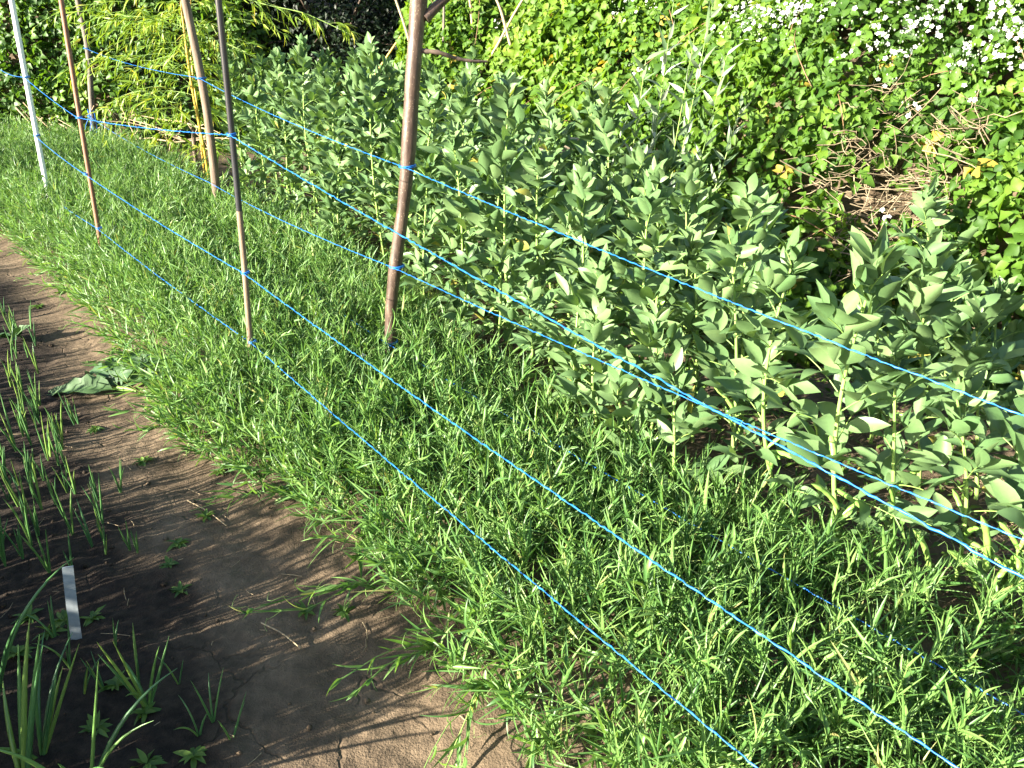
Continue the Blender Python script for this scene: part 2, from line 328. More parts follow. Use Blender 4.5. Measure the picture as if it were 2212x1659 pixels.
# the crooked branch with its fork and side twig
cs = thing('branch_stake', 'crooked reddish brown branch stake with side twig, in front of the beans', 'stake', PC, 'stakes holding the twine')
cpx = [(843, 745), (846, 650), (858, 545), (872, 440), (882, 330), (893, 150), (905, 0)]
C = bez([sink(PC)] + [atY(a, b, PC[1]) for a, b in cpx] + [atY(918, -150, PC[1] - .05)], 70)
q = MB(); rr = np.interp(np.linspace(0, 1, 70), [0, .2, .5, .8, 1], [.027, .027, .028, .032, .036]) * (1 + .04 * np.sin(np.linspace(0, 22, 70)) + .03 * np.sin(np.linspace(0, 61, 70)))
vtube(q, C, rr, 18, .5, caps=True); q.build('shaft', M['bark_red'], cs, PC)
q = MB(); vtube(q, bez([atY(912, 110, PC[1]), atY(950, 114, PC[1]), atY(985, 126, PC[1] + .03), atY(1020, 132, PC[1] + .05), atY(1052, 133, PC[1] + .08)], 20), np.linspace(.010, .005, 20) * (1 + .15 * np.sin(np.arange(20) * 2.)), 7, .5, caps=True); q.build('side_twig', M['twig'], cs, PC)
q = MB(); vtube(q, bez([atY(918, 40, PC[1]), atY(945, 12, PC[1] + .02), atY(990, -30, PC[1] + .05), atY(1040, -90, PC[1] + .08)], 16), np.linspace(.022, .014, 16), 10, .5, caps=True); q.build('fork', M['bark_red'], cs, PC)

# end stakes just outside the picture, where the twines are tied
XA = G(1660, 1659, zat(PB[1], 737) + .01); XB = G(2212, 1520, zat(PC[1], 738) + .02)      # where the lowest twines leave the picture
PB0 = np.array([PB[0], PB[1], 0]); PC0 = np.array([PC[0], PC[1], 0]); XA0 = np.array([XA[0], XA[1], 0]); XB0 = np.array([XB[0], XB[1], 0])
EA = PB0 + (XA0 - PB0) / np.linalg.norm(XA0 - PB0) * 3.9; EB = PC0 + (XB0 - PC0) / np.linalg.norm(XB0 - PC0) * 4.6
print('ROWS', PB, XA, EA, PC, XB, EB, zat(PB[1], 737), zat(PC[1], 738))
pole('wooden_stake', 'wooden end stake of the near twine row', [sink(EA), EA + [0, 0, .8], EA + [0, 0, 1.5]], [.02], M['bark_grey'])
pole('wooden_stake', 'wooden end stake of the far twine row', [sink(EB), EB + [0, 0, .8], EB + [0, 0, 1.6]], [.025], M['bark_grey'])

# ------------------------------------------------------------------ blue twine
def twine(label, pts, sag=.012, knots=(), group='blue twine lengths'):
    base = np.array(pts[0]); P = []
    for a, b in zip(pts[:-1], pts[1:]):
        a, b = np.array(a), np.array(b); d = np.linalg.norm(b - a); n = max(8, int(d / .012)); t = np.linspace(0, 1, n, endpoint=False)
        p = a + (b - a) * t[:, None]; p[:, 2] -= sag * d * 4 * t * (1 - t); P.append(p)
    C = np.vstack(P + [np.array(pts[-1])[None]])
    C = C + .0008 * np.random.default_rng(len(C)).normal(size=C.shape)
    t = thing('garden_twine', label, 'twine', base, group)
    q = MB(); vtube(q, C, .0023, 6, .5, flat=.6, twist=.75); q.build('cord', M['twine'], t, base)
    for kp, kr in knots:
        kq = MB(); a = np.linspace(0, 4 * np.pi, 44); kp = np.array(kp)
        vtube(kq, np.stack([kp[0] + (kr + .002) * np.cos(a), kp[1] + (kr + .002) * np.sin(a), kp[2] + (a / 12.57 - .5) * .012 + .003 * np.sin(a)], -1), .0026, 6, .5)
        kq.build('knot', M['twine'], t, base)
    return t
def on(base, px, py): return atY(px, py, base[1])
LW, LR, LB = lambda px, py: on(PW, px, py), lambda px, py: on(PR, px, py), lambda px, py: on(PB, px, py)
LF, LS, LC = lambda px, py: on(PF, px, py), lambda px, py: on(PS, px, py), lambda px, py: on(PC, px, py)
def toend(E, px, py, p0, p1):                     # straight on through the picture's edge to the end stake
    return onrow(px, py, p0, p1)
rA = lambda px, py: onrow(px, py, PB0, XA0); rB = lambda px, py: onrow(px, py, PC0, XB0)
print('TOPS', rA(2212, 1222), rA(2100, 1659), rB(2212, 860), rB(2212, 1132))
def ext(a, b, E):
    a, b = np.array(a), np.array(b); d = b - a; k = np.linalg.norm((E - a)[:2]) / np.linalg.norm(d[:2]); return a + d * k
f = (.0, -.015, 0)
sh = lambda p, r: np.array(p) + np.array([-.3 * r, -r, 0])     # tied on the camera side of a stake
a = sh(LB(500, 290), .014)
twine('top blue twine of the near row, tied to the black topped cane', [on(PW + [-3, 2.6, 0], 0, 150) + [-.0, 0, 0], sh(LW(57, 166), .022), sh(LR(171, 253), .016), a, ext(a, rA(2212, 1222), EA)], .006,
      [(LW(57, 166), .021), (LR(171, 253), .015), (LB(500, 290), .014)])
a = sh(LB(530, 588), .014)
twine('middle blue twine of the near row, just above the grassy leaves', [sh(LW(80, 292), .022), sh(LR(187, 375), .016), a, ext(a, rA(2100, 1659), EA)], .006, [(LW(80, 292), .021), (LR(187, 375), .015), (LB(530, 588), .014)])
a = sh(LB(545, 737), .014)
twine('lowest blue twine of the near row, partly sunk in the grassy leaves', [sh(LW(104, 415), .022), sh(LR(214, 492), .016), a, ext(a, rA(1660, 1659), EA)], .006, [(LR(214, 492), .015), (LB(545, 737), .014)])
a = sh(LC(880, 358), .034)
twine('top blue twine of the bean row, looped on the farthest stake', [sh(LF(186, 103), .03), sh(LS(435, 167), .034), a, ext(a, rB(2212, 860), EB)], .008, [(LF(188, 104), .036), (LS(434, 168), .034), (LC(880, 358), .033)])
a = sh(LC(857, 574), .032)
twine('middle blue twine of the bean row, crossing the crooked branch halfway', [sh(LF(196, 250), .03), sh(LS(458, 392), .036), a, ext(a, rB(2212, 1132), EB)], .008, [(LF(196, 250), .036), (LC(857, 574), .031)])
a = sh(LC(844, 738), .03)
twine('lowest blue twine of the bean row, at the foot of the crooked branch', [sh(LF(203, 318), .03), sh(LS(474, 480), .036), a, ext(a, rB(2212, 1520), EB)], .006, [(LC(844, 738), .03), (LS(474, 482), .038)])
b0 = LF(200, 235)
q = MB()
for k in range(5):
    P = [b0 + [rng.normal() * .03, -.05, rng.normal() * .02]]
    for j in range(5): P.append(P[-1] + np.array([rng.normal() * .035, rng.normal() * .01, -.09 - .04 * rng.random()]))
    vtube(q, bez(P, 50), .0035, 5, .5)
tag(q.build('twine_tail', M['twine'], None, b0), 'loose hank of blue twine dangling from the farthest dark stake', 'twine')

# ------------------------------------------------------------------ the grassy pea row (nobody could count its stems)
from_px = lambda L_: np.array([G(*p)[:2] for p in L_])
LEFT = [(-260, 420), (-120, 500), (20, 520), (100, 590), (205, 680), (275, 770), (345, 860), (400, 960), (500, 1050), (620, 1085), (740, 1190), (830, 1260), (920, 1370), (1000, 1480), (1080, 1590), (1180, 1680), (1330, 1840)]
RIGHT = [(2600, 1400), (2212, 1350), (2000, 1330), (1800, 1270), (1650, 1190), (1500, 1120), (1370, 1060), (1210, 960), (1020, 850), (880, 740), (740, 590), (600, 540), (470, 480), (400, 410), (290, 360), (60, 325), (-200, 320)]
poly = np.vstack([from_px(LEFT), [[1.1, .75], [2.2, 1.0]], from_px(RIGHT)])
def inside(p, P):
    x, y = p[:, 0], p[:, 1]; r = np.zeros(len(p), bool); j = len(P) - 1
    for i in range(len(P)):
        a, b = P[i], P[j]; c = (a[1] > y) != (b[1] > y)
        r ^= c & (x < (b[0] - a[0]) * (y - a[1]) / (b[1] - a[1] + 1e-12) + a[0]); j = i
    return r
def sample(P, n):
    lo, hi = P.min(0), P.max(0); out = np.zeros((0, 2))
    while len(out) < n:
        q = lo + (hi - lo) * rng.random((n, 2)); out = np.vstack([out, q[inside(q, P)]])
    return out[:n]
def edge_dist(p, L_):
    E = from_px(L_); d = np.full(len(p), 9.)
    for a, b in zip(E[:-1], E[1:]):
        ab = b - a; t = np.clip(((p - a) @ ab) / (ab @ ab), 0, 1); d = np.minimum(d, np.linalg.norm(p - (a + t[:, None] * ab), axis=1))
    return d
BLADES = [leaf_t(6, 'blade', f_, c_, 0) for f_, c_ in ((.6, .15), (.5, .35), (.4, .7), (.3, 1.3), (.5, -.3), (.7, .1))]
def pea_plants(P, ht, lean, mbl, mbs, K=10, lw=1.0):
    """P (n,2) feet, ht lengths, lean (n,2) sideways lean vectors"""
    n = len(P); base = np.column_stack([P, GZ(P[:, 0], P[:, 1])])
    d0 = np.column_stack([lean * .6 + rng.normal(0, .13, (n, 2)), np.ones(n)]); d0 = unit(d0)
    bend = np.column_stack([lean * .7 + rng.normal(0, .15, (n, 2)), -.25 * np.linalg.norm(lean, axis=1) - .1 * rng.random(n)])
    wig = rng.normal(0, .035, (n, 3)); ph = rng.random(n) * 6
    def at_(u): 
        u = np.asarray(u)
        uu = u[:, :, None]
        return base[:, None] + ht[:, None, None] * (d0[:, None] * uu + bend[:, None] * uu ** 2) + (wig[:, None] * np.sin(uu * 9 + ph[:, None, None])) * ht[:, None, None]
    us = np.broadcast_to(np.linspace(0, 1, 8), (n, 8)); C = at_(us); C[:, :, 2] = np.maximum(C[:, :, 2], base[:, None, 2] + .004)
    vtube(mbs, C, np.linspace(.0024, .0014, 8)[None] * (.8 + .5 * rng.random((n, 1))), 3, flat=.5)
    phi0 = rng.random(n) * 6.283
    for k_ in range(K):
        u = np.clip((k_ + 1.2 + rng.random(n) * .5) / (K + .8), 0, 1)[:, None]
        p = at_(u)[:, 0]; p2 = at_(u + .03)[:, 0]; T = unit(p2 - p)
        p[:, 2] = np.maximum(p[:, 2], base[:, 2] + .004)
        ph_ = phi0 + k_ * 3.14 + rng.normal(0, .5, n)
        ref = np.broadcast_to(np.array([1., 0, 0]), T.shape); A = unit(np.cross(T, ref)); B = np.cross(T, A)
        top = k_ >= K - 2
        for sgn in (-1, 1):
            az = ph_ + sgn * (.45 + .3 * rng.random(n))
            side = A * np.cos(az)[:, None] + B * np.sin(az)[:, None]
            al = (.16 if top else .55) + rng.normal(0, .22, n)
            D = T * np.cos(al)[:, None] + side * np.sin(al)[:, None]
            Nn = T * np.sin(al)[:, None] - side * np.cos(al)[:, None]
            Nn = Nn + .4 * rng.normal(size=(n, 3))
            Lf = (.05 + .085 * rng.random(n) ** 1.6) * (.75 if top else 1) * (.7 + .45 * np.sin(np.pi * (k_ + 1.) / (K + 1)))
            Wf = (.0045 + .0075 * rng.random(n) ** 2) * lw
            keep = rng.random(n) < .92
            multi(mbl, BLADES, p[keep], D[keep], Nn[keep], Lf[keep], Wf[keep])
        if k_ >= 3 and rng.random() < .8:          # tendrils
            mm = rng.random(n) < .25
            if mm.any():
                az = ph_[mm]; side = A[mm] * np.cos(az)[:, None] + B[mm] * np.sin(az)[:, None]
                u2 = np.linspace(0, 1, 7)[None, :, None]
                Ct = p[mm][:, None] + (side[:, None] * u2 * .05 + T[mm][:, None] * (.045 * np.sin(u2 * 2.4))) + .006 * np.sin(u2 * 9 + rng.random((mm.sum(), 1, 1)) * 6)
                vtube(mbs, Ct, .0006, 3)
pl, ps = MB(), MB()
P = sample(poly, 7200)
el = edge_dist(P, LEFT); er = edge_dist(P, RIGHT)
gap = fbm(P[:, 0] * 2.3 + 5, P[:, 1] * 2.3, 3)
keep = (gap > -.6) & ~((row_n(P[:, 0], P[:, 1]) > 1.62) & (P[:, 0] > .75) & (gap < -.12)); P = P[keep]; el = el[keep]; er = er[keep]
toward = -np.array([.785, .62])                    # out over the path
ht = (.25 + .17 * rng.random(len(P))) * (.82 + .18 * smooth(P[:, 1], 2.2, 3.8)) * (.62 + .38 * smooth(el, 0, .15)) * (.75 + .25 * smooth(er, 0, .2)) * (1 + .12 * fbm(P[:, 0] * 1.7, P[:, 1] * 1.7, 2)) * (1 + .2 * smooth(P[:, 1], 3.0, 5))
def cap(P, ht, a, b, gapz):
    nrm = np.array([a[1] - b[1], b[0] - a[0]]); nrm = nrm / np.linalg.norm(nrm); c = nrm @ a[:2]
    base = GZ(P[:, 0], P[:, 1]); top = np.column_stack([P, base + ht * .98]); t = c / (P @ nrm); q = top * t[:, None] + np.array([0, 0, HC]) * (1 - t)[:, None]
    dab = (b - a)[:2]; s = ((q[:, :2] - a[:2]) @ dab) / (dab @ dab); zs = a[2] + (b[2] - a[2]) * s
    low = (t > .985) & (t < 1.6) & (q[:, 2] > zs - gapz) & (rng.random(len(P)) < .90) & (s > -1.2)
    znew = HC + (zs - gapz - HC) / t; return np.where(low, np.clip((znew - base) / .98, .05, ht), ht)
sA = LB(545, 737); ht = cap(P, ht, sA, rA(1660, 1659), .025); sB = LC(844, 738); ht = cap(P, ht, sB, rB(2212, 1520), .02)
lean = toward[None] * (.55 * np.exp(-el / .12))[:, None] + np.array([.2, .12]) * (np.exp(-er / .15))[:, None] + rng.normal(0, .12, (len(P), 2))
pea_plants(P, ht, lean, pl, ps)
tall = sample(poly, 700); tall = tall[edge_dist(tall, LEFT) > .10]
pea_plants(tall, cap(tall, .26 + .12 * rng.random(len(tall)), sA, rA(1660, 1659), -.03), rng.normal(0, .10, (len(tall), 2)), pl, ps, 11, 1.15)
near = sample(poly, 3200); near = near[near[:, 1] < 3.6]
pea_plants(near, cap(near, cap(near, .07 + .09 * rng.random(len(near)), sA, rA(1660, 1659), .03), sB, rB(2212, 1520), .03), rng.normal(0, .45, (len(near), 2)), pl, ps, 6, 1.3)
pe = thing('grass_pea_row', 'dense row of narrow leaved pea plants under the twine', 'ground cover'); pe['kind'] = 'stuff'
for k in ('label',): pass
tag(pl.build('leaves', M['pea'], pe), kind='stuff'); tag(ps.build('stems', M['peastem'], pe), kind='stuff')

# ------------------------------------------------------------------ broad beans
LFLT = [leaf_t(6, 'bean', f_, c_, w_, 4 if w_ else 3, s_) for f_, c_, w_, s_ in ((.22, .35, .02, 1), (.35, .1, .025, 2), (.15, .8, .03, 3), (.45, -.3, .02, 4), (.25, 1.1, .03, 5))]
def pod_mb(p, d, L_=.11, r=.009):
    q = MB(); d = unit(np.array(d)); s_ = unit(np.cross(d, [0, 0, 1.])); up = np.cross(s_, d)
    u = np.linspace(0, 1, 13); C = p + d * (u * L_)[:, None] + up * (.14 * L_ * np.sin(u * 2.2) - .06 * L_ * u)[:, None]
    rad = r * np.minimum(1, np.minimum(u * 7 + .25, (1 - u) * 6 + .08)) * (1 + .10 * np.sin(u * 26))
    vtube(q, C, rad, 8, random.random(), flat=.72); return q
def bean_plant(base, top, label, group='broad bean plants in the bed', pods=4, bare=.10, dens=1.0, big=1.0):
    base = np.array(base, float); top = np.array(top, float); H = np.linalg.norm(top - base)
    t = thing('bean_plant', label, 'bean plant', base, group)
    side = np.array([rng.normal() * .03, rng.normal() * .03, 0])
    def ax(u): u = np.asarray(u)[..., None]; return base + (top - base) * u + side * np.sin(u * np.pi) - np.array([0, 0, .03]) * (u < .01)
    q = MB(); u = np.linspace(0, .97, 24); vtube(q, ax(u), np.linspace(.0085, .0035, 24) * big ** .5, 4, .5 + .3 * rng.random())
    fo = MB(); n = int(H / .045 * dens); ph = rng.random() * 6.28; PP, DD, NN, LL, WW = [], [], [], [], []
    for k_ in range(n):
        un = bare + (1 - bare) * (k_ + .6) / n; p = ax(un); az = ph + k_ * 2.6 + rng.normal() * .4
        out = np.array([math.cos(az), math.sin(az), 0]); tip = max(0, (un - .72) / .28)
        elv = R(40 + 38 * tip + rng.normal() * 10) if un > .45 else R(14 + 50 * (un - bare) + rng.normal() * 12)
        d = out * math.cos(elv) + np.array([0, 0, math.sin(elv)]); nrm = -out * math.sin(elv) + np.array([0, 0, math.cos(elv)])
        sidev = np.cross(d, nrm); plen = (.095 + .04 * rng.random()) * (1 - .62 * tip) * big * (.75 + .5 * min(1, un / .4))
        droop = .25 + .2 * rng.random()
        rq = np.array([p + d * plen * s_ + np.array([0, 0, -droop * plen * s_ * s_ * .6]) for s_ in (0, .3, .6, .85, 1)])
        vtube(q, rq, np.linspace(.0022, .0012, 5), 4, .5)
        npair = 2 if un < .35 else 3
        for j in range(npair):
            s_ = .38 + .62 * j / max(1, npair - 1); pp = p + d * plen * s_ + np.array([0, 0, -droop * plen * s_ * s_ * .6])
            for sg in (-1, 1):
                an = R(58 - 30 * j / max(1, npair - 1) + rng.normal() * 12)
                dd = d * math.cos(an) + sidev * sg * math.sin(an) + nrm * (.15 + .3 * rng.random())
                PP.append(pp); DD.append(dd); NN.append(nrm + .45 * rng.normal(size=3) - sidev * sg * .35)
                l_ = (.092 + .032 * rng.random()) * (1 - .28 * tip) * (.8 if un < .3 else 1) * big
                LL.append(l_); WW.append(l_ * (.38 + .12 * rng.random()))
        for sg in (-1, 1):                           # stipules
            PP.append(p); DD.append(out * .5 + sidev * sg * .6 + np.array([0, 0, .5])); NN.append(out + .3 * rng.normal(size=3)); LL.append(.022 * big); WW.append(.012 * big)
    for k_ in range(9):                              # the tight tip
        az = rng.random() * 6.28; out = np.array([math.cos(az), math.sin(az), 0]); a_ = .25 + .35 * rng.random()
        PP.append(top - unit(top - base) * (.05 * rng.random() + .01)); DD.append(out * a_ + np.array([0, 0, 1])); NN.append(-out + .3 * rng.normal(size=3)); l_ = (.05 + .035 * rng.random()) * big; LL.append(l_); WW.append(l_ * .40)
    zz = (np.array(PP)[:, 2] - base[2]) / max(H, .1); multi(fo, LFLT, PP, DD, NN, np.array(LL), np.array(WW), np.where(rng.random(len(PP)) < .10 * smooth(.4 - zz, 0, .3) + .004, 1., .97 * rng.random(len(PP))))
    q.build('stem', M['beanstem'], t, base); fo.build('foliage', M['bean'], t, base)
    for k_ in range(int(pods * 1.5)):
        un = .12 + .3 * rng.random(); az = rng.random() * 6.28 if rng.random() < .4 else -1.57 + rng.normal() * .9
        pod_mb(ax(un), (math.cos(az), math.sin(az), (.9 if rng.random() < .6 else -.6) + .5 * rng.normal()), .085 + .05 * rng.random(), .0075 + .003 * rng.random()).build('pod', M['pod'], t, base)
    return t
def bean_px(bx, by, tx, ty, label, **kw):
    b = G(bx, by); b[2] = max(0, float(GZ(b[0], b[1]))); return bean_plant(b, atY(tx, ty, b[1]), label, **kw)
BEANS = [
 (1820, 1262, 1895, 575, 'tall bean plant nearest the camera, its thick pale stem bare at the foot', dict(pods=3, bare=.12, big=1.15)),
 (1698, 1150, 1715, 560, 'bean plant of stacked leaf tiers standing alone beside a dark soil gap', dict(pods=3, bare=.14)),
 (2132, 1300, 2260, 860, 'squat bean plant with big splayed pods at the edge of the bed', dict(pods=5, bare=.1, big=1.15)),
 (2062, 1262, 2062, 830, 'short bushy bean plant left of the one with big splayed pods', dict(pods=3)),
 (1925, 1240, 1935, 770, 'shorter bean plant tucked close behind the nearest tall one', dict(pods=2)),
 (1985, 1060, 2000, 575, 'broad leaved bean plant rising behind the nearest tall one', dict(pods=1, big=1.15)),
 (2110, 1080, 2110, 690, 'bean plant with spreading tiers near the right edge against yellow green brambles', dict(pods=1)),
 (2210, 1120, 2225, 930, 'low bean plant half cut off by the right edge', dict(pods=1)),
 (2000, 800, 1995, 430, 'lone bean plant in front of the heap of dry sticks', dict(pods=0, big=1.05)),
 (1600, 980, 1612, 440, 'tall bean plant at the right end of the dense block', dict(pods=2, big=1.1)),
 (1575, 1050, 1580, 530, 'bean plant standing forward at the right end of the dense block', dict(pods=3)),
 (1495, 960, 1500, 540, 'bean plant left of the forward one, pale stem in view', dict(pods=3)),
 (1390, 960, 1400, 430, 'upright bean plant midway between crooked branch and lone tiered plant', dict(pods=4)),
 (1255, 890, 1258, 400, 'bean plant with a long straight pale stem in the middle of the block', dict(pods=4)),
 (1108, 800, 1098, 215, 'tallest bean plant, thick stem, first to the right of the crooked branch', dict(pods=4, big=1.15)),
 (1010, 680, 1005, 200, 'bean plant close behind the crooked branch on its right', dict(pods=2)),
 (745, 600, 735, 330, 'bean plant in front of the block, left of the crooked branch', dict(pods=3)),
 (620, 500, 600, 128, 'tall bean plant topping the far end, against deep shade', dict(pods=1)),
 (690, 485, 697, 135, 'slender bean plant top standing clear against deep shade', dict(pods=1)),
 (905, 640, 950, 185, 'bean plant leaning out from behind the crooked branch', dict(pods=2)),
 (1340, 1075, 1330, 850, 'stunted bean plant at the front edge beside the grassy row', dict(pods=2)),
 (1450, 1130, 1455, 830, 'small bean plant at the front edge among grassy tips', dict(pods=2)),
]
for i, b in enumerate(BEANS):
    t_b = bean_px(b[0], b[1], b[2], b[3], b[4], dens=.8 if i < 8 else .95, **b[5])
    if 'big splayed pods' in b[4] and i == 2:
        for (pa, pb, r_) in (((2112, 1275), (2040, 1195), .0125), ((2128, 1240), (2112, 1120), .013), ((2150, 1265), (2185, 1215), .012), ((2010, 1250), (1965, 1150), .011), ((2160, 1290), (2200, 1200), .011)):
            A_, B_ = atY(*pa, 1.98), atY(*pb, 1.93); pod_mb(A_, B_ - A_, float(np.linalg.norm(B_ - A_)), r_).build('pod', M['pod'], t_b, t_b.location)
    if i == 0:
        for (pa, pb, r_) in (((1812, 1100), (1748, 1050), .010), ((1795, 940), (1800, 1000), .009)):
            A_, B_ = atY(*pa, 2.04), atY(*pb, 2.0); pod_mb(A_, B_ - A_, float(np.linalg.norm(B_ - A_)), r_).build('pod', M['pod'], t_b, t_b.location)
taken = np.array([G(b[0], b[1])[:2] for b in BEANS])
bedp = from_px([(1660, 1090), (1480, 1110), (1330, 1050), (1180, 900), (1000, 790), (880, 690), (730, 570), (600, 490), (510, 455), (520, 410), (640, 415), (760, 440), (900, 470), (1050, 520), (1200, 570), (1330, 640), (1450, 720), (1560, 800), (1660, 930)])
cand = sample(bedp, 3000); got = list(taken)
fill = []
for c in cand:
    if len(fill) >= 66: break
    if min(np.linalg.norm(c - g) for g in got) > .185: got.append(c); fill.append(c)
for c in fill:
    h = (.98 + .14 * smooth(c[1], 4, 7) + .13 * rng.normal()) * (.9 if c[1] < 4.2 else 1.0)
    if row_n(c[0], c[1]) < 2.35 and c[1] < 5: h *= .8
    b = np.array([c[0], c[1], float(GZ(*c))])
    lab = 'bean plant in the crowded far part of the block' if c[1] > 5.6 else 'bean plant in the crowded middle of the block' if c[1] > 4.2 else 'bean plant in the crowded near part of the block'
    bean_plant(b, b + [rng.normal() * .06, rng.normal() * .05, h], lab, group='crowded bean plants, ' + lab.split('crowded ')[1], pods=int(rng.integers(0, 4)), big=1.02)
for i, (px, py, hh) in enumerate(((560, 500, .55), (640, 545, .5), (735, 605, .55), (935, 740, .42), (1000, 790, .5), (1060, 830, .6), (1130, 880, .5), (1230, 940, .6), (1380, 1030, .6))):
    b = G(px, py); bean_plant(b, b + [rng.normal() * .05, rng.normal() * .05, hh], 'low bean side shoot at the front edge of the block, beside the grassy row', group='low bean shoots along the front edge', pods=int(rng.integers(1, 4)), bare=.05)
# sparse ones at the right, behind the front plants
for px, py, ty, lab in ((1880, 960, 640, 'bean plant half hidden behind the nearest tall one'), (2150, 930, 640, 'bean plant near the right edge close under the brambles'), (2060, 940, 600, 'bean plant between the lone one and the right edge')):
    bean_px(px, py, px + 4, ty, lab, pods=1)

# ------------------------------------------------------------------ brambles
BRL = [leaf_t(5, 'serr', f_, c_, .04, 3, s_) for f_, c_, s_ in ((.25, .5, 1), (.45, .2, 2), (.2, 1.1, 3), (.35, -.4, 4), (.6, .6, 5))]
def grad(h, x, y, e=.03):
    return (h(x + e, y) - h(x - e, y)) / (2 * e), (h(x, y + e) - h(x, y - e)) / (2 * e)
def surf(h, lo, hi, n, accept=None):
    out = []; tot = 0
    while tot < n:
        x = lo[0] + (hi[0] - lo[0]) * rng.random(n * 2); y = lo[1] + (hi[1] - lo[1]) * rng.random(n * 2)
        z = h(x, y); gx_, gy_ = grad(h, x, y); gx_ = np.clip(gx_, -4, 4); gy_ = np.clip(gy_, -4, 4); wt = np.sqrt(1 + gx_ ** 2 + gy_ ** 2) / 3
        k_ = (z > .05) & (rng.random(len(x)) < wt)
        if accept is not None: k_ &= accept(x, y, z)
        out.append(np.column_stack([x, y, z, -gx_, -gy_, np.ones(len(x))])[k_]); tot += k_.sum()
    o = np.vstack(out)[:n]; return o[:, :3], unit(o[:, 3:])
def compound(mb, P, Nn, size, rv=None, five=.3):
    n = len(P); D = unit(np.cross(Nn, rvec(n))); D = unit(D + np.array([0, 0, -.25])); S = np.cross(D, Nn)
    r0 = rng.random(n) if rv is None else rv
    for an, sc_, pr in ((0, 1., 1), (1.05, .85, 1), (-1.05, .85, 1), (2.0, .7, five), (-2.0, .7, five)):
        m = rng.random(n) < pr
        d = D * math.cos(an) + S * math.sin(an)
        L_ = size * sc_
        Pp = P + d * (L_ * .18)[:, None] + D * (.25 * size)[:, None] * (1 if an == 0 else .0)
        multi(mb, BRL, Pp[m], d[m] + .12 * rng.normal(size=(m.sum(), 3)), Nn[m] + .3 * rng.normal(size=(m.sum(), 3)), L_[m], L_[m] * (.68 + .15 * rng.random(m.sum())), np.where(r0[m] > .97, r0[m], np.clip(r0[m] + .06 * rng.normal(size=m.sum()), 0, .95)))
HOLE = lambda x, y: (((x - 1.92) / .36) ** 2 + ((y - 4.3) / .28) ** 2)
tb = thing('bramble_thicket', 'sprawling sunlit bramble thicket with white blossom on the bank', 'bramble')
fo = MB()
acc = lambda x, y, z: (HOLE(x, y) > -.1 + 1.0 * rng.random(len(x))) & (x < 1.0 * y + 1.2)
P, Nn = surf(h_bank, (-1.6, 2.0), (8.5, 12.5), 44000, acc)
patch = fbm(P[:, 0] * 1.8, P[:, 1] * 1.8, 3)
dep = rng.exponential(.085, len(P)) - .05; P = P - Nn * np.minimum(dep, .5)[:, None]
Nl = unit(Nn * .45 + np.array([-.45, -.30, .50]) + 0.52 * rng.normal(size=Nn.shape))
size = (.048 + .042 * rng.random(len(P))) * (1 + .35 * (patch > .1))
compound(fo, P, Nl, size, np.where(rng.random(len(P)) < .012, 1., np.clip(.45 + .5 * patch + .22 * rng.normal(size=len(P)), 0, .93)))
fo.build('foliage', M['bramble'], tb)
# blossom sprays, thickest at the top right
PET = leaf_t(2, 'round', .0, .3, .0, 3); bl = MB(); bud = MB()
accb = lambda x, y, z: acc(x, y, z) & (rng.random(len(x)) < np.clip(.008 + .8 * smooth(x / y, .20, .5) * smooth(z, 1.0, 1.45) + .12 * smooth(z, 1.1, 1.6) * smooth(fbm(x * 2, y * 2 + 30, 2), 0, .35), 0, 1))
P, Nn = surf(h_bank, (-.5, 3.0), (5.6, 9.6), 1500, lambda x, y, z: accb(x, y, z) & (x < .68 * y))
for p, n_ in zip(P, Nn):
    kf = int(rng.integers(2, 7)); c = p + unit(n_ + np.array([-.3, -.3, .5])) * (.10 + .09 * rng.random())
    q = c + rng.normal(size=(kf, 3)) * .042; nn = unit(n_ * .6 + np.array([-.5, -.4, .4]) + .5 * rng.normal(size=(kf, 3)))
    a_ = unit(np.cross(nn, rvec(kf))); b_2 = np.cross(nn, a_)
    for j in range(5):
        an = j * 1.2566; d = a_ * math.cos(an) + b_2 * math.sin(an)
        scatter(bl, PET, q + d * .002, d + .1 * nn, nn, .0105 + .0035 * rng.random(kf), .0105)
    kb = 7; vtube(bud, np.stack([c + rng.normal(size=(kb, 3)) * .04] * 3, 1) + np.array([0, 0, 1]) * np.array([0, .006, .011])[None, :, None], np.array([.002, .005, .001]), 5)
bl.build('blossom', M['petal'], tb); bud.build('buds', M['willow'], tb)
ca = MB()                                             # arching canes
P, Nn = surf(h_bank, (-1.2, 2.4), (6.5, 10.5), 130, lambda x, y, z: x < .85 * y + .5)
for p, n_ in zip(P, Nn):
    d = unit(np.cross(n_, rvec(1)[0]) + .2 * n_); l_ = .4 + .7 * rng.random(); u = np.linspace(0, 1, 9)[:, None]
    vtube(ca, p - n_ * .12 + d * l_ * (u - .5) + n_ * (.2 * np.sin(u * 3.14)), np.linspace(.0038, .002, 9), 4)
tag(ca.build('canes', M['cane'], tb), kind='stuff')
# the hedge far left
hd = thing('bramble_hedge', 'half shaded bramble and ivy hedge behind the farthest stake', 'hedge'); fo = MB()
P, Nn = surf(h_hedge, (-9.5, 10.0), (-2.8, 14.0), 15000)
pt = fbm(P[:, 0] * 1.3, P[:, 1] * 1.3 + P[:, 2] * 1.3, 3)
P = P - Nn * np.minimum(rng.exponential(.16, len(P)) - .08, .6)[:, None]
compound(fo, P, unit(Nn * .5 + np.array([-.3, -.3, .4]) + .7 * rng.normal(size=Nn.shape)), .065 + .045 * rng.random(len(P)), np.clip(.45 + .6 * pt + .2 * rng.normal(size=len(P)), 0, 1), .1)
fo.build('foliage', M['hedge'], hd)
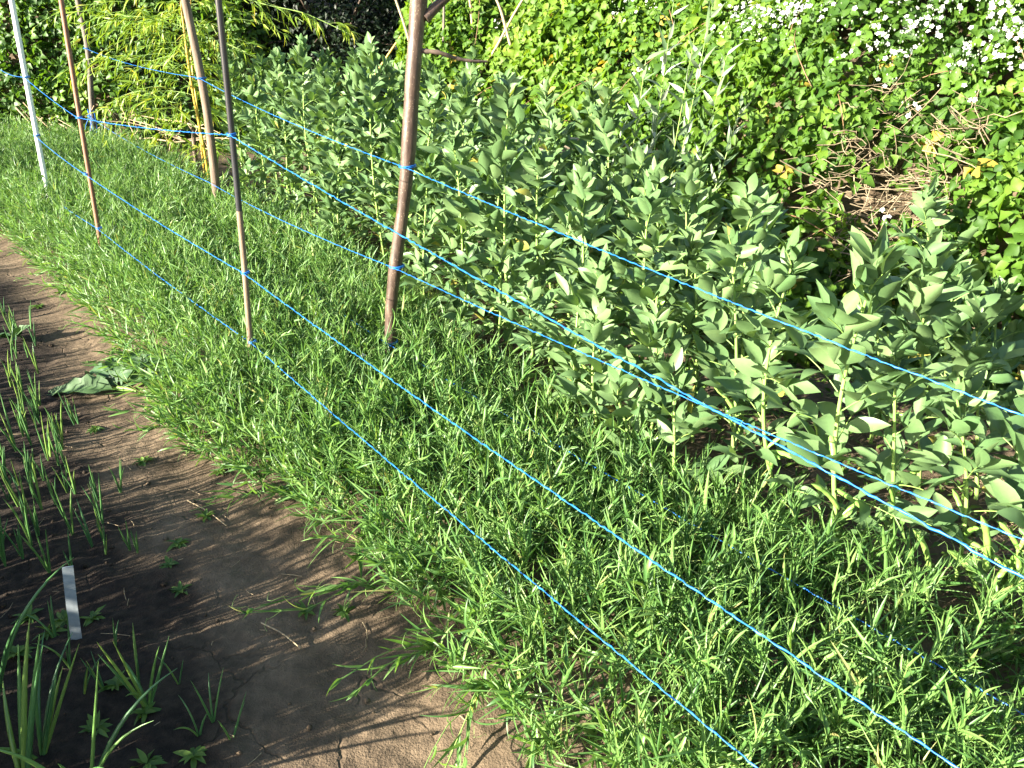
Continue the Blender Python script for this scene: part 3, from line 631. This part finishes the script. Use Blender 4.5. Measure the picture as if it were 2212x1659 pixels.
# dead sticks in front of the left hedge
q = MB()
for k in range(70):
    c = np.array([-5.2 + 1.9 * rng.normal() * .6, 10.75 + .3 * rng.normal(), .08 + .35 * rng.random() ** 2]); d = unit(np.array([rng.normal(), .4 * rng.normal(), .5 * rng.normal()])); l_ = .3 + .9 * rng.random()
    u = np.linspace(-.5, .5, 5)[:, None]; vtube(q, c + d * l_ * u + .03 * rng.normal(size=(5, 3)), np.linspace(.010, .004, 5), 5)
tag(q.build('brushwood', M['dry'], None, (-5.2, 10.75, 0)), 'scattered dead branches lying at the foot of the far hedge', 'brushwood')
# heap of dry sticks in the thicket
q = MB(); hc = np.array([1.92, 4.28])
for k in range(260):
    a_ = rng.random() * 6.28; r_ = math.sqrt(rng.random()); x, y = hc[0] + .42 * r_ * math.cos(a_), hc[1] + .30 * r_ * math.sin(a_)
    z = float(max(h_bank(np.array(x), np.array(y)), .1)) - .02 + .15 * rng.random(); d = unit(np.array([rng.normal() + .4, .7 * rng.normal(), .45 * rng.normal() - .1])); l_ = .10 + .40 * rng.random() ** 2
    u = np.linspace(-.5, .5, 5)[:, None]; vtube(q, np.array([x, y, z]) + d * l_ * u + .012 * rng.normal(size=(5, 3)), np.linspace(.0034, .0016, 5) * (.5 + .7 * rng.random()), 4)
tag(q.build('stick_heap', M['heap'], None, (hc[0], hc[1], .7)), 'tangled heap of dry straw coloured sticks in a bramble hollow', 'brushwood')
# standing dead canes behind the crooked branch
for i, (x0, y0, x1, y1, Y_, lab) in enumerate(((845, -30, 893, 130, 8.2, 'leaning pale dead cane left of the crooked branch'), (1012, -30, 1022, 150, 8.4, 'upright pale dead cane right of the crooked branch, above its side twig'), (960, -20, 948, 200, 8.3, 'dark dead cane just right of the crooked branch'), (1105, 40, 1040, 150, 8.1, 'slanting dead cane in the sunlit brambles'), (1065, -20, 1090, 60, 8.1, 'short dead cane at the top of the sunlit brambles'))):
    a_, b_ = atY(x0, y0, Y_), atY(x1, y1, Y_); b2 = b_ + (b_ - a_) * .8
    q = MB(); vtube(q, bez([b2, b_ + [.01, 0, 0], (a_ + b_) / 2 + [.015, 0, 0], a_, a_ + (a_ - b_) * .4], 14), np.linspace(.014, .010, 14), 7, .5, caps=True)
    tag(q.build('dead_cane', M['dry'] if i != 2 else M['bark_dark'], None, b2), lab, 'dead cane', 'dead canes in the brambles')
# old board behind the beans
bb = atY(1345, 318, 6.1); q = MB(); w_, d_, h_ = .62, .025, .07
V = np.array([(sx * w_, sy * d_ + .15 * sx * w_, sz * h_) for sx in (-1, -.3, .4, 1) for sy in (-1, 1) for sz in (-1, 1)]) + bb; F = []
for i in range(3):
    o = i * 4
    F += [(o, o + 4, o + 6, o + 2), (o + 1, o + 3, o + 7, o + 5), (o, o + 1, o + 5, o + 4), (o + 2, o + 6, o + 7, o + 3)]
F += [(0, 2, 3, 1), (12, 13, 15, 14)]
q.add(V, F)
for sx in (-.8, .8):
    pp = bb + [sx * w_, .04 + .15 * sx * w_, 0]; vtube(q, np.array([pp + [0, .03, .04], pp + [0, .03, -.4], [pp[0], pp[1] + .03, -.1]]), .025, 6, .5, caps=True)
tag(q.build('raised_board', M['board'], None, bb, smooth_=False), 'weathered plank edge showing behind the bean tops', 'plank')

# ------------------------------------------------------------------ willow sapling
wb = np.array([.74, 4.65, max(0, float(GZ(.74, 4.65)))]); wl = thing('willow_sapling', 'willow sapling with narrow silvery leaves between beans and brambles', 'sapling', wb)
st, fo = MB(), MB(); WLF = [leaf_t(5, 'lance', .2, c_, 0) for c_ in (.3, .7, -.2)]
for tx, ty, bx in ((1455, 5, 0), (1545, -20, .05), (1395, 130, -.05), (1500, 80, .03), (1570, 120, .08), (1430, 220, -.04), (1350, 250, -.1), (1600, 230, .12), (1480, 300, 0)):
    tp = atY(tx, ty, 4.62 + rng.normal() * .12); b = wb + [bx, 0, 0]
    mid = b * .45 + tp * .55 + [bx * .8 - (tp[0] - b[0]) * .12, 0, .03]; C = bez([b, mid, tp], 24); vtube(st, C, np.linspace(.0045, .0015, 24), 5)
    us = np.linspace(.3, 1, 26); id_ = (us * 23).astype(int); p = C[id_]; T = unit(C[np.minimum(id_ + 1, 23)] - C[np.maximum(id_ - 1, 0)])
    az = np.arange(26) * 2.4 + rng.random() * 6; out = np.stack([np.cos(az), np.sin(az), 0 * az], -1)
    al = (.7 + .25 * rng.normal(size=26))[:, None]; D = T * np.cos(al) + out * np.sin(al); Nn = T * np.sin(al) - out * np.cos(al)
    multi(fo, WLF, p, D, Nn * .5 + .8 * rng.normal(size=(26, 3)) + [-.3, -.8, .3], .095 + .05 * rng.random(26), .020 + .008 * rng.random(26))
st.build('stems', M['beanstem'], wl, wb); fo.build('foliage', M['willow'], wl, wb)

# ------------------------------------------------------------------ bamboo
BB = G(458, 442); bm = thing('bamboo_clump', 'yellow stemmed bamboo with pale lance leaves behind the stout stake', 'bamboo', BB)
fo = MB(); tw = MB(); BLF = [leaf_t(5, 'lance', .15, c_, 0) for c_ in (.3, .8, 1.2)]
def bam_spray(p0, d, l_, nl, size=1.0):
    u = np.linspace(0, 1, 10)[:, None]; C = p0 + d * l_ * u + np.array([0, 0, -1]) * (.35 * l_ * u ** 2); vtube(tw, C, np.linspace(.0018, .0007, 10), 3)
    k_ = rng.integers(2, 10, nl); p = C[k_]; T = unit(C[np.minimum(k_ + 1, 9)] - C[k_ - 1])
    sd_ = unit(np.cross(T, rvec(nl))); D = T * .75 + sd_ * .6 + np.array([0, 0, -.28]); multi(fo, BLF, p, D, np.array([0, 0, 1.]) + .5 * rng.normal(size=(nl, 3)), (.09 + .06 * rng.random(nl)) * size, (.013 + .007 * rng.random(nl)) * size)
def culm(pts, r0):
    q = MB(); n = 60; C = bez(pts, n); rad = np.linspace(r0, r0 * .5, n); rad[::6] *= 1.22; vtube(q, C, rad, 8, .5, caps=True); q.build('culm', M['culm'], bm, BB); return C
C1 = culm([sink(BB), atY(442, 330, BB[1]), atY(415, 190, BB[1]), atY(395, 40, BB[1]), atY(375, -150, BB[1]), atY(340, -330, BB[1])], .014)
C2 = culm([G(447, 436) - [0, 0, .1], atY(428, 250, BB[1] + .2), atY(410, 60, BB[1] + .3), atY(430, -200, BB[1] + .4)], .010)
for k in range(0):
    b = np.array([-3.2 + .5 * rng.normal(), 9.5 + .4 * rng.normal(), 0]); culm([b - [0, 0, .1], b + [.1 * rng.normal(), .1, 1.], b + [.3 * rng.normal(), .2, 2.3], b + [.7 * rng.normal(), .2, 3.6]], .014)
for C in (C1, C2):
    for k in range(50):
        i = int(rng.integers(8, 56)); az = rng.random() * 6.28; bam_spray(C[i], unit(np.array([math.cos(az) * 1.0, math.sin(az) * .6, .35 + .3 * rng.normal()])), (.25 + .55 * rng.random()) * (.45 if math.cos(az) > 0 else 1), 14)
for px, py in ((470, 10), (440, 60), (400, 5), (300, 60), (260, 130), (330, 200), (350, 260), (300, 30), (400, 200), (380, 300), (420, 110), (380, 120), (250, 20), (350, 60)):
    for k in range(5):
        p = atY(px + rng.normal() * 22, py + rng.normal() * 20, 8.2 + rng.normal() * .4); bam_spray(p, unit(np.array([rng.normal() * .6 + (.5 if px > 400 else -.5), .3 * rng.normal(), .1])), .35 + .35 * rng.random(), 13)
# long arching branch over the deep shade
for pts in ([(470, -30), (560, 6), (660, 30), (765, 78)], [(480, 90), (560, 125), (630, 150), (700, 165)]):
    C = bez([atY(a_, b_, 7.9) for a_, b_ in pts], 24); vtube(tw, C, np.linspace(.006, .002, 24), 5)
    for k in range(15):
        i = int(rng.integers(2, 23)); bam_spray(C[i], unit(np.array([.8, .3 * rng.normal(), .35 * rng.normal()])), .10 + .16 * rng.random(), 6)
# unseen bamboo sprays above the frame, added to keep sun off the hollow
for k in range(520):
    p = np.array([-4.0 + .7 * rng.normal(), 9.6 + .55 * rng.normal(), 2.5 + 2.0 * rng.random()]); az = rng.random() * 6.28
    bam_spray(p, unit(np.array([math.cos(az), math.sin(az), .3])), .3 + .3 * rng.random(), 16, 1.35)
tag(tw.build('twigs', M['beanstem'], bm, BB), kind='stuff'); fo.build('foliage', M['bamboo'], bm, BB)

# ------------------------------------------------------------------ evergreens at the back, deep shade put into their leaf colour
EVL = [leaf_t(3, 'ovate', .2, .4, .02, 3, 1)]
def shrub(name, label, c, rad, n, ml, size, trunk=True, cat='shrub'):
    c = np.array(c, float); t = thing(name, label, cat, (c[0], c[1], 0)); fo = MB()
    cl = rvec(max(8, n // 220)); cl = c + cl * np.array(rad) * (rng.random((len(cl), 1)) ** .45)
    k_ = rng.integers(0, len(cl), n); p = cl[k_] + rng.normal(size=(n, 3)) * np.array(rad) * .2; p[:, 2] = np.maximum(p[:, 2], .03)
    o = unit((p - c) / np.array(rad)); multi(fo, EVL, p, rvec(n) + .3 * o - np.array([0, 0, .2]), o + .8 * rng.normal(size=(n, 3)) + np.array([0, 0, .4]), size * (.7 + .6 * rng.random(n)), size * .5)
    fo.build('crown', ml, t, (c[0], c[1], 0))
    if trunk:
        q = MB(); b = np.array([c[0], c[1], -.1])
        vtube(q, bez([b, b + [.05, 0, c[2] * .6], c], 14), np.linspace(.06, .03, 14), 9, .5)
        for i in range(0, len(cl), 2): vtube(q, bez([b + [.03, 0, c[2] * .5 + .1], (c + cl[i]) / 2 + [0, 0, -.05], cl[i]], 8), np.linspace(.022, .006, 8), 5)
        q.build('trunk', M['twig'], t, (c[0], c[1], 0))
    return t
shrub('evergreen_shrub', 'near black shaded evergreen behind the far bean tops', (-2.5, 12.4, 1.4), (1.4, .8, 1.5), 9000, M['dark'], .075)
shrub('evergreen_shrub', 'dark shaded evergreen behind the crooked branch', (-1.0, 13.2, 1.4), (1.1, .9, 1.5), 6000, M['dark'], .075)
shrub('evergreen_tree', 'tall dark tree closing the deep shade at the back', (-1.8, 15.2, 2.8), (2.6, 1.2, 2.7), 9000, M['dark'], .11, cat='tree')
shrub('evergreen_tree', 'unseen broad tree crown added to roof the deep shade', (-3.0, 12.8, 3.3), (2.3, 1.9, .95), 9000, M['dark'], .12, cat='tree')  # out of view, added to block sky light over the hollow
# leaning yellow canes in the shade
for (a_, b_, lab) in (((790, 190), (905, 20), 'upper yellow cane leaning in the deep shade left of the crooked branch'), ((770, 230), (880, 140), 'lower yellow cane leaning in the deep shade left of the crooked branch')):
    q = MB(); A_, B_ = atY(*a_, 10.6), atY(*b_, 10.6); foot = A_ + (A_ - B_) / (A_ - B_)[2] * -(A_[2]) if False else A_ - (B_ - A_) * (A_[2] / max(.1, (B_ - A_)[2]))
    vtube(q, np.array([foot, A_, B_, B_ + (B_ - A_) * .3]), .012, 7, .5, caps=True); tag(q.build('leaning_cane', M['culm'], None, foot), lab, 'cane', 'leaning yellow canes')

# ------------------------------------------------------------------ onions
def onion(base, n, h, spread, label, group, parts=False, seed=0):
    rr_ = np.random.default_rng(seed); base = np.array(base, float); q = MB(); t = None
    if parts: t = thing('onion_plant', label, 'onion plant', base, group)
    for k_ in range(n):
        az = rr_.random() * 6.28; o = np.array([math.cos(az), math.sin(az), 0]); l_ = h * (.6 + .5 * rr_.random()); s_ = spread * (.3 + rr_.random()); dr = (.9 * rr_.random() ** 2) * spread * 2
        u = np.linspace(0, 1, 12)[:, None]; C = base + np.array([0, 0, -.01]) + o * l_ * (s_ * u + dr * .5 * u ** 2) + np.array([0, 0, 1]) * l_ * (u - dr * .55 * u ** 2.5)
        r0 = (.0030 + .0014 * rr_.random()) * (h / .25) ** .6
        qq = MB() if parts else q
        vtube(qq, C, r0 * np.array([.7, .9, 1, 1, 1, .95, .9, .82, .7, .55, .35, .1]), 6, rr_.random())
        if parts: qq.build('leaf', M['onion'], t, base)
    if not parts: tag(q.build('onion_plant', M['onion'], None, base), label, 'onion plant', group)
big = [((55, 1720), .50, 'largest onion plant, tall leaves rising at the bottom left corner'), ((-10, 1560), .52, 'onion plant with one long upright leaf at the left edge below the white label'), ((320, 1530), .30, 'onion plant with long twisted leaves in front of the dark clods'), ((190, 1760), .40, 'onion plant arching in the bottom left foreground'), ((90, 1640), .34, 'onion plant drooping leaves below the white label')]
for i, ((px, py), h, lab) in enumerate(big): onion(G(px, py), 7, h, .34, lab, 'large onion plants', True, 50 + i)
mids = [((225, 1490), .13), ((300, 1480), .16), ((385, 1475), .14), ((180, 1500), .13), ((150, 1440), .15), ((460, 1560), .15), ((500, 1600), .13), ((430, 1590), .15), ((250, 1400), .12), ((120, 1380), .16)]
for i, ((px, py), h) in enumerate(mids): onion(G(px, py), 3, h, .3, 'small onion seedling in the dark soil around the big onions', 'seedlings around the big onions', False, 90 + i)
k = 0
for row, (x0, y0, x1, y1, n, h) in enumerate(((75, 1250, 10, 640, 22, .19), (125, 1215, 30, 700, 18, .18), (170, 1230, 90, 880, 16, .17), (210, 1130, 130, 880, 9, .16), (20, 1200, -60, 800, 18, .20), (290, 1230, 235, 1180, 4, .13))):
    for j in range(n):
        a_ = G(x0, y0); b_ = G(x1, y1); u = (j + .5 * rng.random()) / n; p = a_ + (b_ - a_) * u + [rng.normal() * .055, rng.normal() * .055, 0]; p[2] = float(GZ(p[0], p[1]))
        onion(p, int(rng.integers(2, 5)), h * (.85 + .4 * rng.random()), .15, 'young onion in the sparse rows along the left edge', 'young onions in rows', False, 200 + k); k += 1
# onions and leeks of the same bed that grow just out of the picture and throw the streaks over the path
q = MB(); n = 900
by = .3 + 8.0 * rng.random(n); bx = -(.70 + .02 * rng.random(n)) * by - .25 - 1.3 * rng.random(n); kk = (-.49 * bx + .87 * by > 1.5)
bx, by = bx[kk], by[kk]; n = len(bx)
for rep in range(4):
    az = rng.random(n) * 6.28; l_ = (.28 + .30 * rng.random(n)) * np.where(by - .56 * bx > 3.6, .62, 1); o = np.stack([np.cos(az), np.sin(az), 0 * az], -1); s_ = (.03 + .12 * rng.random(n))[:, None, None]; u = np.linspace(0, 1, 8)[None, :, None]
    C = np.stack([bx, by, 0 * bx], -1)[:, None] + o[:, None] * l_[:, None, None] * s_ * u ** 1.5 + np.array([0, 0, 1.]) * l_[:, None, None] * (u - .2 * s_ * u * u); vtube(q, C, .0040 * np.array([.8, 1, 1, 1, .95, .8, .6, .15])[None], 5)
tag(q.build('onion_bed', M['onion']), 'rows of taller onions filling the bed left of the path', 'onion bed', kind='stuff')
shrub('shade_bush', 'unseen leafy bush added to shade the lower left bed', (-2.75, .50, .62), (.28, .24, .60), 2600, M['weed'], .05)  # out of view, added as a sun blocker for the dark corner
shrub('shade_bush', 'low unseen bush added to shade the onion bed', (-2.95, 1.0, .46), (.34, .34, .44), 2600, M['weed'], .05)  # second added sun blocker, also out of view
shrub('shade_bush', 'sparse unseen bush added to shade the near path', (-2.25, .22, .36), (.22, .22, .30), 350, M['weed'], .045)  # third blocker out of view, thin leaves for partial shade
shrub('shade_shrub', 'unseen shrub added to shade the far grassy row', (-7.6, 6.6, .9), (.9, .8, .9), 5000, M['weed'], .07)  # shrub out of view, added to throw shade on the far grass

# ------------------------------------------------------------------ small things on the path
tl = G(166, 1385) ; tt = atY(146, 1224, tl[1] + .03); t = thing('plant_label', 'blank white plastic plant label stuck in the onion bed', 'plant label', tl)
q = MB(); ux = np.array([.0135, .004, 0]); th = np.array([.0005, -.0013, 0]); dn = tl + (tl - tt) * .25
V = []
for p, wd in ((dn, .2), (tl + (tl - tt) * .12, .8), (tl, 1), ((tl + tt) / 2 + [0, -.003, 0], 1), (tt, 1)):
    for sx in (-1, 1):
        for sy in (-1, 1): V.append(p + ux * sx * wd + th * sy)
F = []
for i in range(4):
    o = i * 4; F += [(o, o + 2, o + 6, o + 4), (o + 1, o + 5, o + 7, o + 3), (o, o + 4, o + 5, o + 1), (o + 2, o + 3, o + 7, o + 6)]
F += [(16, 18, 19, 17), (0, 1, 3, 2)]; q.add(V, F); q.build('tag', M['plastic'], t, tl, smooth_=False)
# cut comfrey leaves lying on the path
cc = G(255, 845); cf = thing('wilted_comfrey', 'wilted comfrey leaves lying across the path by the grassy row', 'cut leaves', cc)
CL = [leaf_t(12, 'lance', .4, c_, .10, 7, s_) for c_, s_ in ((.5, 1), (1.2, 2), (1.0, 3), (.9, 4))]
for i, (px, py, dx_, dy_, dz_, l_, w_) in enumerate(((245, 850, -1, -.10, .12, .36, .12), (255, 845, -.7, .35, .30, .27, .10), (265, 848, .65, .2, .75, .30, .14), (250, 838, -.25, .6, .45, .22, .09), (270, 855, .8, .0, .35, .24, .10), (240, 842, -.9, .5, .35, .24, .08), (260, 840, .3, .5, .6, .2, .08))):
    p = G(px, py) + [0, 0, .02 + .008 * i]; q = MB(); scatter(q, CL[i % 4], [p], [(dx_, dy_, dz_)], [(.2 * rng.normal(), -.4, 1)], l_, w_, np.array([rng.random()])); q.build('leaf', M['comfrey'], cf, cc)
q = MB(); vtube(q, np.array([cc + [.0, 0, .015], cc + [.06, -.02, .02], cc + [.1, -.03, .012]]), [.012, .01, .006], 7, .5, caps=True); q.build('stalk', M['beanstem'], cf, cc)
def rosette(name, label, cat, p, n, l_, w_, ml, prof='ovate', up=.35, group=None, tmpl=None):
    p = np.array(p, float); p[2] = float(GZ(p[0], p[1])); q = MB(); az = np.arange(n) * 2.4 + rng.random() * 6; o = np.stack([np.cos(az), np.sin(az), up + .25 * rng.normal(size=n)], -1)
    multi(q, tmpl or [leaf_t(5, prof, .3, c_, .04, 3, 3) for c_ in (.4, .9)], np.repeat([p + [0, 0, .004]], n, 0), o, np.array([0, 0, 1.]) + .25 * rng.normal(size=(n, 3)), l_ * (.6 + .6 * rng.random(n)), w_ * (.7 + .5 * rng.random(n)))
    return q, p
for px, py, n, l_, lab in ((30, 735, 7, .13, 'dock like seedling with broad upright leaves in the onion rows'),):
    q, p = rosette('leafy_seedling', lab, 'seedling', G(px, py), n, l_, .055, M['comfrey'], up=.9); tag(q.build('leafy_seedling', M['comfrey'], None, p), lab, 'seedling')
wd = [(365, 1225, 'weed seedling in the middle of the streaked path'), (660, 1322, 'feathery weed tuft on the bare path'), (745, 1330, 'flat green weed on the bare path beside the grassy edge'), (205, 925, 'small weed below the wilted comfrey leaves'), (310, 1000, 'weed at the upper streaks of the path'), (250, 770, 'weed between wilted comfrey and grassy row'), (390, 1275, 'grey green creeping weed beside the path cracks'), (445, 1120, 'tiny weed on the sunlit path streaks'), (250, 1480, 'round leaved seedling among the big onions'), (315, 1545, 'round leaf at the foot of the twisted onion'), (320, 1660, 'leafy weed at the bottom edge among onions'), (60, 1330, 'clump of small weeds behind the white label'), (140, 1345, 'weed clump at the foot of the white label'), (475, 1030, 'weed at the grassy edge of the streaked path'), (130, 640, 'weed on the far path near the rusty rod'), (80, 660, 'low weed on the far path near the left edge'), (40, 1420, 'weed patch left of the white label among onion leaves'), (110, 1370, 'weed patch just below the white label'), (200, 1340, 'weed patch right of the foot of the white label'), (385, 1180, 'thin weed on the upper streaked path'), (210, 1580, 'weed in the darkest soil between the big onions'), (420, 1640, 'weed at the bottom edge beside dark clods')]
for px, py, lab in wd:
    q, p = rosette('path_weed', lab, 'weed', G(px, py), int(rng.integers(9, 16)), .045, .014, M['weed']); tag(q.build('path_weed', M['weed'], None, p), lab, 'weed', 'weeds on the bare soil')
# weeds along the grassy edge and under the beans: ground cover nobody could count
q = MB(); P = np.vstack([sample(poly, 2600), sample(from_px([(2300, 1500), (1900, 1400), (1500, 1130), (1200, 960), (900, 730), (560, 480), (560, 420), (900, 480), (1300, 620), (1700, 760), (2300, 900)]), 9000)])
patch = fbm(P[:, 0] * 3, P[:, 1] * 3 + 7, 3); P = P[patch > -.12]; n = len(P)
b = np.column_stack([P, GZ(P[:, 0], P[:, 1]) + .004]); az = rng.random(n) * 6.28
multi(q, [leaf_t(3, 'ovate', .2, .6), leaf_t(3, 'blade', .3, .8)], b, np.stack([np.cos(az), np.sin(az), .6 + .5 * rng.random(n)], -1), np.array([0, 0, 1.]) + .4 * rng.normal(size=(n, 3)), .02 + .035 * rng.random(n), .006 + .012 * rng.random(n))
tag(q.build('low_weeds', M['weed']), 'low weeds and moss on the soil under the beans', 'ground cover', kind='stuff')
# fine feathery fennel at the foot of the crooked branch
fb = G(915, 735); q = MB()
for k in range(12):
    az = rng.random() * 6.28; o = np.array([math.cos(az), math.sin(az), 0]); u = np.linspace(0, 1, 8)[:, None]; C = fb + o * .10 * u + np.array([0, 0, .34 * (.7 + .4 * rng.random())]) * u; vtube(q, C, np.linspace(.002, .001, 8), 4)
    n = 60; i = rng.integers(3, 8, n); p = C[i]; d = rvec(n) * .05 + np.array([0, 0, .02]); vtube(q, np.stack([p, p + d * .5 + [0, 0, .004], p + d], 1), .0006, 3)
tag(q.build('fennel_plant', M['weed'], None, fb), 'feathery fennel plant at the foot of the crooked branch', 'herb')
# dandelions
for px, py, z, lab in ((1690, 1795, .05, 'yellow dandelion flower deep in the near grassy leaves'), (1455, 1700 - 40, .02, 'yellow flower at the bare edge near the bottom of the photo')):
    p = G(px, py - 60, z + .06); b = np.array([p[0], p[1], 0]); t = thing('dandelion', lab, 'dandelion', b, None)
    q = MB(); n = 70; az = rng.random(n) * 6.28; e_ = rng.random(n) ** .5; multi(q, [leaf_t(2, 'blade', .1, .2)], np.repeat([p], n, 0), np.stack([np.cos(az) * e_, np.sin(az) * e_, 1.1 - e_], -1), np.stack([-np.cos(az), -np.sin(az), .6 + 0 * az], -1), .017, .0035); q.build('flower', M['yellow'], t, b)
    q = MB(); vtube(q, np.array([b, b + (p - b) * .5 + [.004, 0, 0], p]), .0018, 5); q.build('stalk', M['beanstem'], t, b)
# one fallen white petal on the grassy row
p = G(775, 772, .27); q = MB(); multi(q, [leaf_t(3, 'round', .3, .6, .02)], [p, p + [.012, .004, .003]], [(1, .2, .1), (.5, .8, .2)], [(-.3, -.5, 1), (0, -.6, 1)], .028, .02)
tag(q.build('white_flower', M['petal'], None, p), 'single small white flower among the grassy leaves', 'flower')
# loose pea sprays that have flopped onto the path: separate plants one can point at
for i, (px, py, lx, ly, h, lab) in enumerate(((1040, 1500, -.3, -1.3, .30, 'pea spray flopped down over the bare path near the bottom'), (840, 1290, -.9, -.7, .24, 'pea spray hanging out over the path beside dry clods'), (640, 1095, -1.0, -.4, .22, 'pea spray leaning out onto the streaked path'), (960, 1420, -1.1, -.5, .22, 'short pea spray lying flat at the path edge'))):
    a_, b_ = MB(), MB(); g = G(px, py); t = thing('pea_plant', lab, 'pea plant', g, 'pea sprays over the path')
    pea_plants(np.array([g[:2]]) + rng.normal(0, .012, (3, 2)), h * (.8 + .3 * rng.random(3)), np.array([[lx, ly]]) + rng.normal(0, .25, (3, 2)), a_, b_, 7, 1.25)
    a_.build('leaves', M['pea'], t, g); b_.build('stems', M['peastem'], t, g)
# straw and crumbs on the soil
q = MB(); n = 420; P = np.column_stack([-2.3 + 3.2 * rng.random(n), 1.1 + 3.6 * rng.random(n)]); P = P[(row_n(P[:, 0], P[:, 1]) < 1.15)]
P2 = sample(from_px([(2300, 1400), (1900, 1320), (1500, 1050), (1500, 900), (1650, 760), (2300, 900)]), 500); P = np.vstack([P, P2]); n = len(P)
az = rng.random(n) * 6.28; l_ = .008 + .04 * rng.random(n) ** 2.5; l_[-500:] += .03; d = np.stack([np.cos(az), np.sin(az), .05 * rng.normal(size=n)], -1) * l_[:, None]
c = np.column_stack([P, GZ(P[:, 0], P[:, 1]) + .006]); vtube(q, np.stack([c - d, c + .1 * l_[:, None] * rng.normal(size=(n, 3)) * [1, 1, 0], c + d], 1), .0006 + .0008 * rng.random((n, 1)), 4)
tag(q.build('straw_bits', M['straw']), 'dry straw bits strewn over the soil', 'straw', kind='stuff')
for i, (a_, b_, lab) in enumerate((((1005, 1610), (1130, 1735), 'longest dry straw lying on the path at the bottom'), ((565, 1350), (650, 1405), 'dry straw lying across the bare path below the streaks'), ((405, 1085), (490, 1140), 'thin dry stalk lying on the streaked path'), ((985, 1655), (1030, 1740), 'short dry straw at the bottom beside the longest one'))):
    A_, B_ = G(*a_) + [0, 0, .008], G(*b_) + [0, 0, .008]; q = MB(); vtube(q, bez([A_, (A_ + B_) / 2 + [.004, .003, .004], B_], 10), .0022, 6, .5, caps=True); tag(q.build('straw_stalk', M['straw'], None, A_), lab, 'straw', 'dry stalks on the path')
q = MB(); n = 3000; P = np.column_stack([-2.6 + 3.3 * rng.random(n), 1.1 + 3.9 * rng.random(n)]); dm = damp(P[:, 0], P[:, 1]); P = P[(rng.random(n) < .22 + .78 * dm) & (row_n(P[:, 0], P[:, 1]) < .95)]; n = len(P)
oct_v = unit(np.array([(1, 0, 0), (0, 1, 0), (-1, 0, 0), (0, -1, 0), (0, 0, 1), (0, 0, -1), (.7, .7, .5), (-.7, .7, .4), (-.7, -.7, .5), (.7, -.7, .4)], float)); of = np.array([(0, 6, 4), (6, 1, 4), (1, 7, 4), (7, 2, 4), (2, 8, 4), (8, 3, 4), (3, 9, 4), (9, 0, 4), (0, 5, 6), (6, 5, 1), (1, 5, 7), (7, 5, 2), (2, 5, 8), (8, 5, 3), (3, 5, 9), (9, 5, 0)])
rs = (.0014 + .010 * rng.random(n) ** 5)[:, None, None]; V = np.column_stack([P, GZ(P[:, 0], P[:, 1]) + .003])[:, None] + oct_v[None] * rs * (.7 + .6 * rng.random((n, 10, 1)))
q.add(V, (of[None] + (np.arange(n) * 10)[:, None, None]).reshape(-1, 3), np.repeat(damp(P[:, 0], P[:, 1]) * .8, 10)); tag(q.build('soil_crumbs', bpy.data.materials['clay_soil']), 'crumbs of soil on the path and onion bed', 'soil', kind='stuff')
